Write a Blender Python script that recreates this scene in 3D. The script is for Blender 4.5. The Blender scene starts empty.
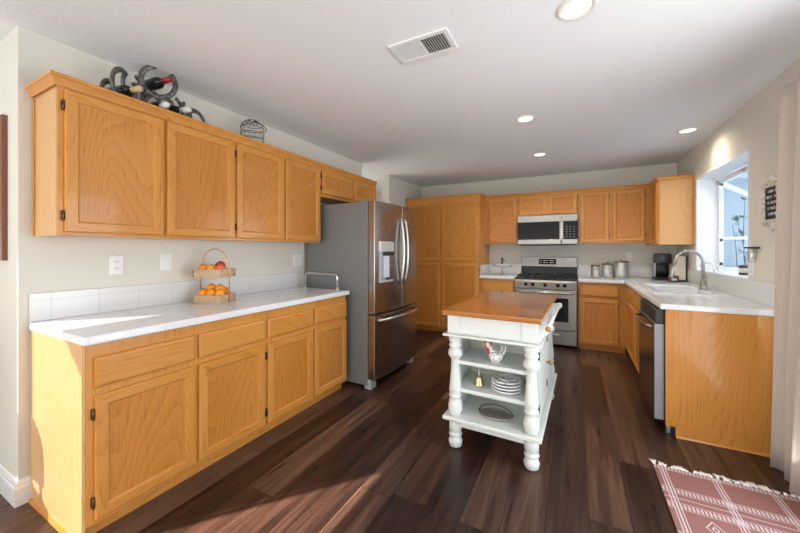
import bpy, bmesh, math, random
from mathutils import Vector, Matrix, noise
random.seed(7)
PI = math.pi
D2R = PI / 180
scene = bpy.context.scene
COL = scene.collection

# ------------------------------------------------------------------ camera, world, sun, large lights, exposure
W, D, H = 3.662, 5.528, 2.426          # room: X 0..W, Y ..D, ceiling height
cam_d = bpy.data.cameras.new('camera'); cam = bpy.data.objects.new('camera', cam_d); COL.objects.link(cam)
cam.location = (2.495, 0, 1.2902); cam.rotation_euler = (PI / 2, 0, .4852)
cam_d.sensor_width = 36; cam_d.sensor_fit = 'HORIZONTAL'; cam_d.lens = 333.23 / 800 * 36
cam_d.shift_x = 0; cam_d.shift_y = (250.02 - 266.5) / 800; cam_d.clip_start = .02
scene.camera = cam
scene.view_settings.view_transform = 'Standard'; scene.view_settings.look = 'None'
scene.view_settings.gamma = 1; scene.view_settings.use_curve_mapping = False
scene.view_settings.exposure = -0.10

world = bpy.data.worlds.new('sky'); scene.world = world; world.use_nodes = True
bg = world.node_tree.nodes['Background']; bg.inputs[0].default_value = (.74, .87, 1, 1); bg.inputs[1].default_value = 1.7

def light(name, kind, loc, direction, power, color=(1, 1, 1), size=None, **kw):
    d = bpy.data.lights.new(name, kind); o = bpy.data.objects.new(name, d); COL.objects.link(o)
    o.location = loc; d.energy = power; d.color = color
    o.rotation_euler = Vector(direction).to_track_quat('-Z', 'Y').to_euler()
    if kind == 'AREA' and size:
        d.shape = 'RECTANGLE'; d.size, d.size_y = size
    for k, v in kw.items(): setattr(d, k, v)
    return o
light('sun', 'SUN', (-3, -3, 4), (.637, .78, -.535), 55.0, (1, .94, .88), angle=.009)
light('added_rear_fill', 'AREA', (1.9, -3.3, 1.35), (0, 1, 1.0), 205, (.985, .975, .96), (4.2, 2.0))  # added fill from behind the camera; the rear wall has no window
light('daylight_patio_door', 'AREA', (W + .12, 1.6, 1.1), (-1, 0, .3), 54, (.93, .96, 1), (1.8, 1.9))
light('daylight_dining_door', 'AREA', (-.92, -1.6, 1.1), (1, .35, .45), 24, (1, .97, .93), (2.2, 1.9))
light('added_hall_fill', 'AREA', (-1.3, 3.85, 1.35), (1, .08, .5), 26, (1, .96, .90), (.9, 1.5))  # added fill through the hall opening, lifts far ceiling and right wall
light('daylight_garden_window', 'AREA', (W + .75, 4.1, 1.55), (-1, -.12, .35), 7, (.60, .78, 1), (1.1, .7))

# ------------------------------------------------------------------ materials
def mat(name, base=(.8, .8, .8), rough=.5, metal=0, **kw):
    m = bpy.data.materials.new(name); m.use_nodes = True
    b = m.node_tree.nodes['Principled BSDF']
    b.inputs['Base Color'].default_value = (*base, 1); b.inputs['Roughness'].default_value = rough
    b.inputs['Metallic'].default_value = metal
    for k, v in kw.items(): b.inputs[k].default_value = v
    return m
class NT:
    def __init__(s, m): s.t = m.node_tree; s.b = s.t.nodes['Principled BSDF']
    def n(s, typ, **kw):
        nd = s.t.nodes.new(typ)
        for k, v in kw.items():
            if k[0] == '_': setattr(nd, k[1:], v)
            else: nd.inputs[k.replace('__', ' ')].default_value = v
        return nd
    def l(s, a, b): s.t.links.new(a, b)
    def coord(s, scale=(1, 1, 1), rand=False, rot=(0, 0, 0)):
        tc = s.n('ShaderNodeTexCoord'); mp = s.n('ShaderNodeMapping')
        mp.inputs['Scale'].default_value = scale; mp.inputs['Rotation'].default_value = rot
        src = tc.outputs['Object']
        if rand:
            oi = s.n('ShaderNodeObjectInfo'); mu = s.math('MULTIPLY', oi.outputs['Random'], 37.0)
            ad = s.n('ShaderNodeVectorMath', _operation='ADD'); s.l(src, ad.inputs[0]); s.l(mu, ad.inputs[1]); src = ad.outputs[0]
        s.l(src, mp.inputs['Vector']); return mp.outputs[0]
    def math(s, op, a, b=None, c=None, clamp=False):
        nd = s.t.nodes.new('ShaderNodeMath'); nd.operation = op; nd.use_clamp = clamp
        for i, v in enumerate((a, b, c)):
            if v is None: continue
            if isinstance(v, (int, float)): nd.inputs[i].default_value = v
            else: s.l(v, nd.inputs[i])
        return nd.outputs[0]
    def noise(s, vec, scale=5, detail=3, rough=.5, dist=0):
        nd = s.n('ShaderNodeTexNoise'); nd.inputs['Scale'].default_value = scale; nd.inputs['Detail'].default_value = detail
        nd.inputs['Roughness'].default_value = rough; nd.inputs['Distortion'].default_value = dist
        s.l(vec, nd.inputs['Vector']); return nd.outputs[0]
    def ramp(s, fac, stops):
        nd = s.n('ShaderNodeValToRGB'); cr = nd.color_ramp
        while len(cr.elements) < len(stops): cr.elements.new(.5)
        for e, (p, c) in zip(cr.elements, stops): e.position = p; e.color = (*c, 1) if len(c) == 3 else c
        s.l(fac, nd.inputs[0]); return nd.outputs[0]
    def mix(s, fac, a, b, mode='MIX'):
        nd = s.n('ShaderNodeMix'); nd.data_type = 'RGBA'; nd.blend_type = mode
        for k, v in ((0, fac), (6, a), (7, b)):
            if isinstance(v, (int, float)): nd.inputs[k].default_value = v
            elif isinstance(v, tuple): nd.inputs[k].default_value = (*v, 1) if len(v) == 3 else v
            else: s.l(v, nd.inputs[k])
        return nd.outputs[2]
    def bump(s, h, strength=.2, dist=.01):
        nd = s.n('ShaderNodeBump'); nd.inputs['Strength'].default_value = strength; nd.inputs['Distance'].default_value = dist
        s.l(h, nd.inputs['Height']); s.l(nd.outputs[0], s.b.inputs['Normal'])
    def color(s, c): s.l(c, s.b.inputs['Base Color'])
    def sep(s, v):
        nd = s.n('ShaderNodeSeparateXYZ'); s.l(v, nd.inputs[0]); return nd.outputs

def wood(name, axis, light_c, mid_c, dark_c, rough=.34, coat=.30, ring=9, fig=1.0):
    m = mat(name, rough=rough); t = NT(m); m.node_tree.nodes['Principled BSDF'].inputs['Coat Weight'].default_value = coat
    t.b.inputs['Specular IOR Level'].default_value = .3
    t.b.inputs['Coat Roughness'].default_value = .10
    sc = [2.6, 2.6, 2.6]; sc[axis] = .42
    v = t.coord(tuple(sc), True)
    n1 = t.noise(v, 1.0, 1.0, .35, .15)
    wob = t.noise(t.coord(tuple(9 if k_ != axis else 2.5 for k_ in range(3)), True), 1.0, 3, .6)
    ph = t.math('ADD', t.math('MULTIPLY', n1, ring * 4.4), t.math('MULTIPLY', wob, 1.1))
    sw = t.math('FRACT', ph)                       # sharp early-wood edge, soft fade: growth rings
    sw = t.math('POWER', sw, 2.2)
    s2 = [190, 190, 190]; s2[axis] = 5
    p = t.noise(t.coord(tuple(s2), True), 1.0, 2, .65)
    s3 = [1.6, 1.6, 1.6]; s3[axis] = .6
    big = t.noise(t.coord(tuple(s3), True), 1.0, 2, .5)
    pore = t.math('MULTIPLY', t.math('GREATER_THAN', p, .60), t.math('MULTIPLY_ADD', sw, .30, .06))
    f = t.math('ADD', t.math('MULTIPLY', sw, .14 * fig), pore)
    f = t.math('ADD', f, t.math('MULTIPLY', big, .50))
    c = t.ramp(f, [(.15, light_c), (.42, mid_c), (.95, dark_c)])
    t.color(c); t.bump(t.math('ADD', p, sw), .07, .002)
    return m
OAKP = wood('honey_oak_panel', 2, (.60, .258, .056), (.485, .180, .027), (.29, .085, .011))
OAK = [wood('honey_oak_' + 'xyz'[i], i, (.64, .295, .070), (.55, .226, .039), (.32, .10, .014)) for i in range(3)]
OAKLIT = wood('lit_oak_veneer', 2, (.70, .42, .19), (.62, .345, .135), (.42, .19, .06), fig=.8)  # oak paler by the daylight on cabinet ends, painted into the colour
CHERRY = [wood('island_top_wood', 0, (.46, .18, .045), (.39, .142, .033), (.26, .085, .018), rough=.14, coat=.8, fig=.7)]
def plain_wood(name, c): return wood(name, 2, tuple(x * 1.15 for x in c), c, tuple(x * .6 for x in c))
FRAMEWOOD = plain_wood('picture_frame_wood', (.19, .08, .04))

def wall_mat(name, c, bumpy=.12, rough=.85, scale=60):
    m = mat(name, c, rough); t = NT(m)
    n = t.noise(t.coord(), scale, 4, .6); t.bump(n, bumpy, .004)
    n2 = t.noise(t.coord(), .9, 2, .5)
    t.color(t.mix(t.math('MULTIPLY', n2, .16), c, tuple(x * .9 for x in c)))
    return m
WALL = wall_mat('wall_paint', (.70, .68, .615))
HALLWALL = wall_mat('hall_paint', (.52, .45, .36))
CEIL = wall_mat('ceiling_paint', (.84, .865, .885), .3, .9, 45)
TRIM = mat('white_trim_paint', (.82, .83, .84), .35)
t = NT(TRIM); t.bump(t.noise(t.coord(), 30, 2), .02, .002)

def tile(name, c, grout, size, off=(0, 0, 0), w=.012, rough=.12):
    m = mat(name, c, rough); t = NT(m)
    tc = t.n('ShaderNodeTexCoord'); ge = t.n('ShaderNodeNewGeometry')
    p = t.sep(tc.outputs['Object']); n = t.sep(ge.outputs['Normal'])
    mask = None
    for i in range(3):
        q = t.math('MULTIPLY_ADD', p[i], 1 / size[i], 100.0 + off[i])
        fr = t.math('ABSOLUTE', t.math('SUBTRACT', t.math('FRACT', q), .5))
        ln = t.math('GREATER_THAN', fr, .5 - w)
        ok = t.math('LESS_THAN', t.math('ABSOLUTE', n[i]), .6)
        ln = t.math('MULTIPLY', ln, ok)
        mask = ln if mask is None else t.math('MAXIMUM', mask, ln)
    nz = t.noise(t.coord(), 2.5, 2, .5)
    cc = t.mix(nz, c, tuple(x * .95 for x in c))
    t.color(t.mix(mask, cc, grout)); t.l(t.math('MULTIPLY_ADD', mask, .5, rough), t.b.inputs['Roughness'])
    t.bump(t.math('SUBTRACT', 1.0, mask), .12, .002)
    return m
TILE = tile('white_counter_tile', (.80, .82, .85), (.62, .635, .65), (.152, .152, 9), (.2, .1, .5), .010)
SPLASH = tile('white_splash_tile', (.74, .75, .75), (.56, .57, .56), (.203, .203, .153), (.3, .25, .02), .008, .18)

def floor_mat():
    m = mat('dark_plank_floor', rough=.33, **{'Specular IOR Level': .35}); t = NT(m)
    tc = t.n('ShaderNodeTexCoord'); p = t.sep(tc.outputs['Object'])
    PW, PL = .182, 1.22
    row = t.math('FLOOR', t.math('DIVIDE', p[0], PW))
    wn = t.n('ShaderNodeTexWhiteNoise', _noise_dimensions='1D'); t.l(row, wn.inputs['W'])
    yy = t.math('ADD', t.math('DIVIDE', p[1], PL), t.math('MULTIPLY', wn.outputs['Value'], 7.3))
    colr = t.math('FLOOR', yy)
    cb = t.n('ShaderNodeCombineXYZ'); t.l(row, cb.inputs[0]); t.l(colr, cb.inputs[1])
    w2 = t.n('ShaderNodeTexWhiteNoise', _noise_dimensions='3D'); t.l(cb.outputs[0], w2.inputs['Vector'])
    fx = t.math('ABSOLUTE', t.math('SUBTRACT', t.math('FRACT', t.math('DIVIDE', p[0], PW)), .5))
    fy = t.math('ABSOLUTE', t.math('SUBTRACT', t.math('FRACT', yy), .5))
    seam = t.math('MAXIMUM', t.math('GREATER_THAN', fx, .5 - .011), t.math('GREATER_THAN', fy, .5 - .0018))
    off = t.n('ShaderNodeVectorMath', _operation='MULTIPLY_ADD')
    t.l(w2.outputs['Color'], off.inputs[0]); off.inputs[1].default_value = (9, 9, 9); t.l(tc.outputs['Object'], off.inputs[2])
    mp = t.n('ShaderNodeMapping'); mp.inputs['Scale'].default_value = (26, 1.5, 5); t.l(off.outputs[0], mp.inputs[0])
    g = t.noise(mp.outputs[0], 1.0, 5, .62, .6)
    mp2 = t.n('ShaderNodeMapping'); mp2.inputs['Scale'].default_value = (7, 1.1, 3); t.l(off.outputs[0], mp2.inputs[0])
    g2 = t.noise(mp2.outputs[0], 1.0, 3, .5, .4)
    f = t.math('ADD', t.math('MULTIPLY', g, .72), t.math('MULTIPLY', g2, .18))
    f = t.math('ADD', f, t.math('MULTIPLY_ADD', w2.outputs['Value'], .40, -.14))
    c = t.ramp(f, [(.28, (.014, .0066, .0047)), (.5, (.048, .022, .0145)), (.76, (.155, .086, .057))])
    t.color(t.mix(seam, c, (.010, .006, .005)))
    t.l(t.math('MULTIPLY_ADD', g, .22, .20), t.b.inputs['Roughness'])
    t.bump(t.math('SUBTRACT', g, seam), .10, .003)
    return m
FLOOR = floor_mat()

def steel(name, c=(.55, .54, .52), rough=.27, axis=2):
    m = mat(name, c, rough, 1.0); t = NT(m)
    s = [90, 90, 90]; s[axis] = 1.2
    n = t.noise(t.coord(tuple(s)), 1, 2, .6)
    t.l(t.math('MULTIPLY_ADD', n, .12, rough - .05), t.b.inputs['Roughness'])
    t.color(t.mix(n, tuple(x * .9 for x in c), c))
    return m
STEEL = steel('brushed_steel_upright', (.42, .41, .40), .32); STEELX = steel('brushed_steel_across', (.34, .335, .32), .36, 0)
STEELY = steel('fridge_steel', (.40, .375, .355), .24, 1)
CHROME = mat('polished_chrome', (.82, .82, .82), .1, 1)
NICKEL = mat('brushed_nickel', (.46, .44, .42), .32, 1)
GALV = mat('galvanised_metal', (.50, .52, .52), .42, .55)
t = NT(GALV); n_ = t.noise(t.coord(), 25, 3, .6); t.color(t.ramp(n_, [(.3, (.48, .50, .50)), (.7, (.66, .68, .67))]))
GREY = mat('grey_enamel', (.20, .205, .20), .42)
LGREY = mat('light_grey_plastic', (.45, .47, .50), .45)
BLACK = mat('black_gloss', (.012, .012, .013), .10, **{'Specular IOR Level': .22})
BLACKM = mat('black_matt', (.02, .02, .021), .5)
CAST = mat('cast_iron', (.028, .03, .032), .55, .3)
BRONZE = mat('dark_bronze_hinge', (.10, .075, .05), .4, .7)
WHITE = mat('white_gloss_paint', (.68, .72, .70), .33)
t = NT(WHITE); t.bump(t.noise(t.coord(), 18, 3), .04, .002)
NICHE = mat('cream_cabinet_paint', (.68, .69, .62), .4)
PORC = mat('white_porcelain', (.82, .83, .84), .1)
PLASTIC = mat('white_plastic', (.80, .80, .79), .35)
BRASS = mat('polished_brass', (.74, .57, .30), .25, 1)
KNOBW = plain_wood('knob_wood', (.38, .17, .06))
IRON = mat('worn_horseshoe_iron', (.17, .16, .15), .5, .75)
t = NT(IRON); n_ = t.noise(t.coord(), 40, 4, .7); t.color(t.ramp(n_, [(.3, (.07, .065, .06)), (.7, (.26, .25, .235))])); t.bump(n_, .3, .004)
WIRE = mat('aged_wire', (.09, .085, .075), .5, .6)
RATTAN = mat('tan_wicker', (.58, .40, .24), .6)
t = NT(RATTAN); wv = t.n('ShaderNodeTexWave', Scale=60.0); t.l(t.coord(), wv.inputs['Vector']); t.color(t.mix(wv.outputs[1], (.52, .34, .20), (.80, .61, .42))); t.bump(wv.outputs[1], .5, .003)
ROPEW = mat('copper_wire', (.62, .36, .22), .35, .6)
def fruit(name, a, b):
    m = mat(name, a, .42); t = NT(m); n = t.noise(t.coord(), 30, 3); t.color(t.mix(n, a, b)); t.bump(t.noise(t.coord(), 160, 2), .2, .002); return m
ORANGE = fruit('orange_peel', (.78, .22, .012), (.90, .33, .02)); YELLOW = fruit('mango_skin', (.85, .42, .04), (.80, .27, .03)); APPLE = fruit('apple_skin', (.36, .012, .02), (.52, .05, .03))
GLASSB = mat('dark_bottle_glass', (.012, .014, .012), .08)
CAPRED = mat('red_capsule', (.28, .015, .02), .3); CAPCREAM = mat('cream_capsule', (.62, .46, .27), .35); CAPWHITE = mat('white_capsule', (.75, .75, .76), .35)
LABEL = mat('cream_label_paper', (.66, .62, .55), .7)
def thin_glass(name, tint=(.9, .95, 1), refl=.1):
    m = bpy.data.materials.new(name); m.use_nodes = True; nt = m.node_tree; nt.nodes.clear()
    o = nt.nodes.new('ShaderNodeOutputMaterial'); mx = nt.nodes.new('ShaderNodeMixShader'); tr = nt.nodes.new('ShaderNodeBsdfTransparent'); gl = nt.nodes.new('ShaderNodeBsdfGlossy')
    tr.inputs[0].default_value = (*tint, 1); gl.inputs['Roughness'].default_value = .02; mx.inputs[0].default_value = refl
    nt.links.new(tr.outputs[0], mx.inputs[1]); nt.links.new(gl.outputs[0], mx.inputs[2]); nt.links.new(mx.outputs[0], o.inputs[0]); return m
PANE = thin_glass('window_pane_glass'); JARGLASS = thin_glass('jar_glass', (.88, .9, .9), .14)
def emit(name, c, s):
    m = mat(name, c, .5); b = m.node_tree.nodes['Principled BSDF']
    b.inputs['Emission Color'].default_value = (*c, 1); b.inputs['Emission Strength'].default_value = s; return m
LENS = emit('lit_lamp_lens', (1, .84, .58), 2.6)
DISP = emit('lit_display_digits', (.75, .7, .6), .35)
CANTRIM = mat('can_trim_white', (.80, .79, .77), .4)

def linen():
    m = mat('beige_linen', (.60, .50, .41), .9); t = NT(m)
    w1 = t.noise(t.coord((300, 300, 5)), 1, 2); w2 = t.noise(t.coord((8, 8, 400)), 1, 2)
    f = t.math('ADD', t.math('MULTIPLY', w1, .5), t.math('MULTIPLY', w2, .5))
    t.color(t.ramp(f, [(.3, (.50, .435, .375)), (.7, (.59, .515, .45))])); t.bump(f, .3, .002)
    t.b.inputs['Subsurface Weight'].default_value = 0
    return m
LINEN = linen()

def rug_mat():
    m = mat('woven_rose_rug', rough=.95); t = NT(m)
    tc = t.n('ShaderNodeTexCoord'); x, y, z = t.sep(tc.outputs['Object'])
    base = t.mix(t.noise(t.coord((260, 260, 1)), 1, 2), (.21, .085, .078), (.30, .135, .124))
    y = t.math('SUBTRACT', y, .03); x = t.math('ADD', x, .1675)
    def band(c, period, pos, half):
        fr = t.math('ABSOLUTE', t.math('SUBTRACT', t.math('MULTIPLY', t.math('SUBTRACT', t.math('FRACT', t.math('ADD', t.math('DIVIDE', c, period), 50.0)), .5), period), pos))
        return t.math('LESS_THAN', fr, half)
    ticks = t.math('GREATER_THAN', t.math('FRACT', t.math('MULTIPLY', x, 62)), .45)
    tick2 = t.math('GREATER_THAN', t.math('FRACT', t.math('MULTIPLY', t.math('ADD', y, 40), 62)), .45)
    mask = None
    def add(q):
        nonlocal mask
        mask = q if mask is None else t.math('MAXIMUM', mask, q)
    PX, PY = .235, .34
    for p_, h_ in ((-.014, .0025), (0, .004), (.014, .0025)): add(band(x, PX, p_, h_))
    add(t.math('MULTIPLY', band(y, PY, -.062, .016), ticks)); add(t.math('MULTIPLY', band(y, PY, .062, .016), ticks))
    for p_ in (-.085, -.038, .038, .085): add(band(y, PY, p_, .0018))
    add(t.math('MULTIPLY', band(y, PY, 0, .004), .6)); add(t.math('MULTIPLY', t.math('LESS_THAN', t.math('ABSOLUTE', t.math('SUBTRACT', y, .772)), .004), ticks))
    # woven diamonds between the bands
    fx = t.math('MULTIPLY', t.math('SUBTRACT', t.math('FRACT', t.math('ADD', t.math('DIVIDE', x, PX), 50.5)), .5), PX)
    fy = t.math('MULTIPLY', t.math('SUBTRACT', t.math('FRACT', t.math('ADD', t.math('DIVIDE', y, PY), 50.5)), .5), PY)
    dd = t.math('ADD', t.math('MULTIPLY', t.math('ABSOLUTE', fx), 1.5), t.math('ABSOLUTE', fy))
    low = t.math('LESS_THAN', y, .6)
    for d_ in (.050, .018): add(t.math('MULTIPLY', low, t.math('LESS_THAN', t.math('ABSOLUTE', t.math('SUBTRACT', dd, d_)), .005)))
    nz = t.noise(t.coord((160, 160, 1)), 1, 2)
    fac = t.math('MULTIPLY', t.math('MULTIPLY', mask, .95), t.math('MULTIPLY_ADD', nz, .8, .4), clamp=True)
    t.color(t.mix(fac, base, (.62, .55, .56))); t.bump(nz, .5, .004)
    return m
RUG = rug_mat(); COTTON = mat('cotton_fringe', (.80, .78, .77), .95)
LEAF = mat('dark_green_leaf', (.09, .16, .10), .6)
BARK = mat('grey_twig', (.10, .08, .06), .8)
STUCCO = wall_mat('neighbour_stucco', (.56, .62, .66), .5)
PATIO = wall_mat('patio_concrete', (.45, .45, .44), .3)
FENCEW = wall_mat('pale_fence_paint', (.50, .58, .63), .2)
ROOSTER = mat('rooster_glaze', (.8, .78, .74), .15); t = NT(ROOSTER)
vr = t.n('ShaderNodeTexVoronoi', Scale=70.0); t.l(t.coord(), vr.inputs['Vector']); t.color(t.ramp(vr.outputs[0], [(.25, (.22, .22, .24)), (.42, (.82, .80, .77))]))
RED = mat('red_comb_glaze', (.42, .03, .04), .2)
PEWTER = mat('pewter_tray', (.42, .39, .33), .35, .9)
PLATEART = mat('patterned_plate', (.8, .81, .82), .12); t = NT(PLATEART)
n_ = t.noise(t.coord((40, 40, 10)), 1, 3, .6); t.color(t.ramp(n_, [(.40, (.80, .81, .82)), (.55, (.80, .81, .82)), (.62, (.30, .33, .32))]))
PRINT = mat('picture_print', (.30, .20, .13), .5); t = NT(PRINT); t.color(t.ramp(t.noise(t.coord(), 9, 4), [(.3, (.12, .07, .05)), (.7, (.48, .36, .25))]))
DISTRESS = mat('distressed_white_paint', (.70, .66, .60), .7); t = NT(DISTRESS); n_ = t.noise(t.coord(), 55, 4, .7); t.color(t.ramp(n_, [(.38, (.36, .28, .22)), (.5, (.72, .68, .62))]))
FELT = mat('black_letter_felt', (.02, .02, .022), .95)

# ------------------------------------------------------------------ mesh builder
ORG = {}
class MB:
    def __init__(s): s.bm = bmesh.new(); s.mats = []; s.cur = 0
    def box(s, x0, x1, y0, y1, z0, z1):
        v = [s.bm.verts.new((x, y, z)) for x in (x0, x1) for y in (y0, y1) for z in (z0, z1)]
        for f in ((0, 1, 3, 2), (4, 6, 7, 5), (0, 4, 5, 1), (2, 3, 7, 6), (0, 2, 6, 4), (1, 5, 7, 3)):
            s.bm.faces.new([v[i] for i in f]).material_index = s.cur
        return s
    def quad(s, pts):
        s.bm.faces.new([s.bm.verts.new(p) for p in pts]).material_index = s.cur; return s
    def prism(s, pts, vec):
        vec = Vector(vec); a = [s.bm.verts.new(p) for p in pts]; b = [s.bm.verts.new(Vector(p) + vec) for p in pts]
        s.bm.faces.new(a).material_index = s.cur; s.bm.faces.new(b[::-1]).material_index = s.cur
        n = len(a)
        for i in range(n): s.bm.faces.new((a[i], b[i], b[(i + 1) % n], a[(i + 1) % n])).material_index = s.cur
        return s
    def lathe(s, prof, c=(0, 0, 0), seg=24, axis=(0, 0, 1), smooth=True):
        q = Vector((0, 0, 1)).rotation_difference(Vector(axis).normalized()); c = Vector(c); rings = []
        for r, z in prof:
            if r < 1e-6: rings.append([s.bm.verts.new(c + q @ Vector((0, 0, z)))])
            else: rings.append([s.bm.verts.new(c + q @ Vector((r * math.cos(2 * PI * k / seg), r * math.sin(2 * PI * k / seg), z))) for k in range(seg)])
        for a, b in zip(rings, rings[1:]):
            for k in range(seg):
                k2 = (k + 1) % seg
                if len(a) == 1 and len(b) == 1: continue
                vs = (a[0], b[k], b[k2]) if len(a) == 1 else (a[k], b[0], a[k2]) if len(b) == 1 else (a[k], b[k], b[k2], a[k2])
                f = s.bm.faces.new(vs); f.smooth = smooth; f.material_index = s.cur
        for rg, fl in ((rings[0], 1), (rings[-1], 0)):
            if len(rg) > 1: s.bm.faces.new(rg if not fl else rg[::-1]).material_index = s.cur
        return s
    def cyl(s, a, b, r, seg=16, r2=None):
        a, b = Vector(a), Vector(b); return s.lathe([(r, 0), (r if r2 is None else r2, (b - a).length)], a, seg, b - a)
    def tube(s, path, r, seg=8, closed=False, flat=1.0, up=None):
        P = [Vector(p) for p in path]; n = len(P); rings = []; prev = None
        for i in range(n):
            if closed: T = P[(i + 1) % n] - P[i - 1]
            else: T = P[min(i + 1, n - 1)] - P[max(i - 1, 0)]
            T.normalize()
            if up is not None: A = Vector(up)
            elif prev is None: A = Vector((0, 0, 1)) if abs(T.z) < .9 else Vector((1, 0, 0))
            else: A = prev
            N = (A - T * A.dot(T)).normalized(); prev = N; B = T.cross(N)
            rr = r[i] if isinstance(r, (list, tuple)) else r
            rings.append([s.bm.verts.new(P[i] + N * rr * flat * math.cos(2 * PI * k / seg) + B * rr * math.sin(2 * PI * k / seg)) for k in range(seg)])
        for i in range(n if closed else n - 1):
            a, b = rings[i], rings[(i + 1) % n]
            for k in range(seg):
                f = s.bm.faces.new((a[k], b[k], b[(k + 1) % seg], a[(k + 1) % seg])); f.smooth = True; f.material_index = s.cur
        if not closed:
            s.bm.faces.new(rings[0][::-1]).material_index = s.cur; s.bm.faces.new(rings[-1]).material_index = s.cur
        return s
    def sphere(s, c, r, seg=16, rings=10, sc=(1, 1, 1)):
        m = Matrix.Translation(Vector(c)) @ Matrix.Diagonal((*sc, 1))
        g = bmesh.ops.create_uvsphere(s.bm, u_segments=seg, v_segments=rings, radius=r, matrix=m)
        for v in g['verts']:
            for f in v.link_faces: f.smooth = True; f.material_index = s.cur
        return s
    def build(s, name, m, parent=None, bevel=0, seg=2, origin=None, subsurf=0):
        o_ = Vector(origin) if origin is not None else (ORG.get(parent.name, Vector()) if parent else Vector())
        bmesh.ops.recalc_face_normals(s.bm, faces=s.bm.faces[:])
        if o_.length: bmesh.ops.translate(s.bm, verts=s.bm.verts[:], vec=-o_)
        me = bpy.data.meshes.new(name); s.bm.to_mesh(me); s.bm.free()
        ms = m if isinstance(m, (list, tuple)) else [m]
        for q in ms: me.materials.append(q)
        ob = bpy.data.objects.new(name, me); COL.objects.link(ob)
        if parent is not None:
            ob.parent = parent; ORG[ob.name] = ORG.get(parent.name, Vector())
        else:
            ob.location = o_; ORG[ob.name] = o_
        if bevel:
            b = ob.modifiers.new('bevel', 'BEVEL'); b.width = bevel; b.segments = seg; b.limit_method = 'ANGLE'; b.angle_limit = 40 * D2R
        if subsurf:
            u = ob.modifiers.new('sub', 'SUBSURF'); u.levels = u.render_levels = subsurf
        return ob
def tag(o, label, cat, group=None):
    o['label'] = label; o['category'] = cat
    if group: o['group'] = group
    return o
def thing(name, label, cat, loc, group=None, rot=0):
    o = bpy.data.objects.new(name, None); COL.objects.link(o); o.empty_display_size = .1
    o.location = loc; o.rotation_euler = (0, 0, rot)
    ORG[o.name] = Vector(loc) if not rot else Vector()
    return tag(o, label, cat, group)
def struct(o): o['kind'] = 'structure'; return o
def dup(root, loc, label, group=None, rot=None):
    r = root.copy(); COL.objects.link(r); r.location = loc; r['label'] = label
    if rot is not None: r.rotation_euler = rot
    if group: r['group'] = group
    for ch in list(root.children):
        c = ch.copy(); COL.objects.link(c); c.parent = r
        for g in ch.children:
            d = g.copy(); COL.objects.link(d); d.parent = c
    return r
def miter(path, prof, mb, flip=1, z=0):
    """sweep a profile (offset, height) along a plan polyline; offset goes to the right of travel * flip"""
    P = [Vector((p[0], p[1])) for p in path]; n = len(P); rings = []
    for i in range(n):
        d1 = (P[i] - P[i - 1]).normalized() if i else None; d2 = (P[i + 1] - P[i]).normalized() if i < n - 1 else None
        n1 = Vector((d1.y, -d1.x)) if d1 else None; n2 = Vector((d2.y, -d2.x)) if d2 else None
        if n1 and n2:
            N = (n1 + n2); N = N / (N.length_squared / 2)
        else: N = n1 or n2
        N = N * flip
        rings.append([mb.bm.verts.new((P[i].x + N.x * o, P[i].y + N.y * o, z + h)) for o, h in prof])
    m = len(prof)
    for a, b in zip(rings, rings[1:]):
        for k in range(m): mb.bm.faces.new((a[k], b[k], b[(k + 1) % m], a[(k + 1) % m])).material_index = mb.cur
    mb.bm.faces.new(rings[0]); mb.bm.faces.new(rings[-1][::-1])
    return mb

# ------------------------------------------------------------------ the room
struct(MB().box(-3.2, 4.6, -3.6, D + .15, -.1, 0).build('floor', FLOOR))
struct(MB().box(-1.12, W + .17, -3.6, .59, H, H + .12).box(-1.5, W + .17, .59, D + .15, H, H + .12).build('ceiling', CEIL))
struct(MB().box(-.12, 0, .59, 3.657, 0, H).box(-.12, 0, 4.376, D, 0, H).build('wall_left', WALL))
struct(MB().box(-1.12, -.12, .59, .71, 0, H).build('wall_return', WALL))
struct(MB().box(-1.12, -1.0, -3.6, -2.9, 0, H).box(-1.12, -1.0, -.62, .59, 0, H).box(-1.12, -1.0, -2.9, -.62, 2.185, H).build('wall_dining', WALL))
struct(MB().box(-1.5, -1.4, 3.3, D, 0, H).box(-1.5, -.12, 3.2, 3.3, 0, H).build('wall_hall', HALLWALL))
struct(MB().box(-1.5, W + .17, D, D + .12, 0, H).build('wall_back', WALL))
struct(MB().box(-1.12, W + .17, -3.6, -3.48, 0, H).build('wall_rear', WALL))
GY0, GY1, GZ0, GZ1 = 3.49, 4.712, 1.07, 2.05
PY0, PY1, PZ = .65, 2.55, 2.05
wr = MB()
for (y0, y1, z0, z1) in ((-3.6, PY0, 0, H), (PY0, PY1, PZ, H), (PY1, GY0, 0, H), (GY0, GY1, 0, GZ0), (GY0, GY1, GZ1, H), (GY1, D, 0, H)):
    wr.box(W, W + .17, y0, y1, z0, z1)
struct(wr.build('wall_right', WALL))
# baseboard round the left corner
prof = [(0, 0), (.016, 0), (.016, .088), (.011, .098), (.011, .108), (.006, .122), (0, .126)]
struct(miter([(-1.0, .59), (0, .59), (0, .645)], prof, MB()).build('baseboard_left', TRIM))
struct(miter([(0, 4.5), (0, 4.376), (-.12, 4.376)], prof, MB()).build('baseboard_hall', TRIM))
# patio door frame
dr = bpy.data.objects.new('door_1', None); COL.objects.link(dr); struct(dr)
fr = MB()
for (y0, y1, z0, z1) in ((PY0, PY0 + .05, 0, PZ), (PY1 - .05, PY1, 0, PZ), (PY0 + .05, PY1 - .05, PZ - .05, PZ), (1.57, 1.63, 0, PZ - .05)): fr.box(W + .05, W + .10, y0, y1, z0, z1)
fr.build('door_frame', TRIM, dr)

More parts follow.
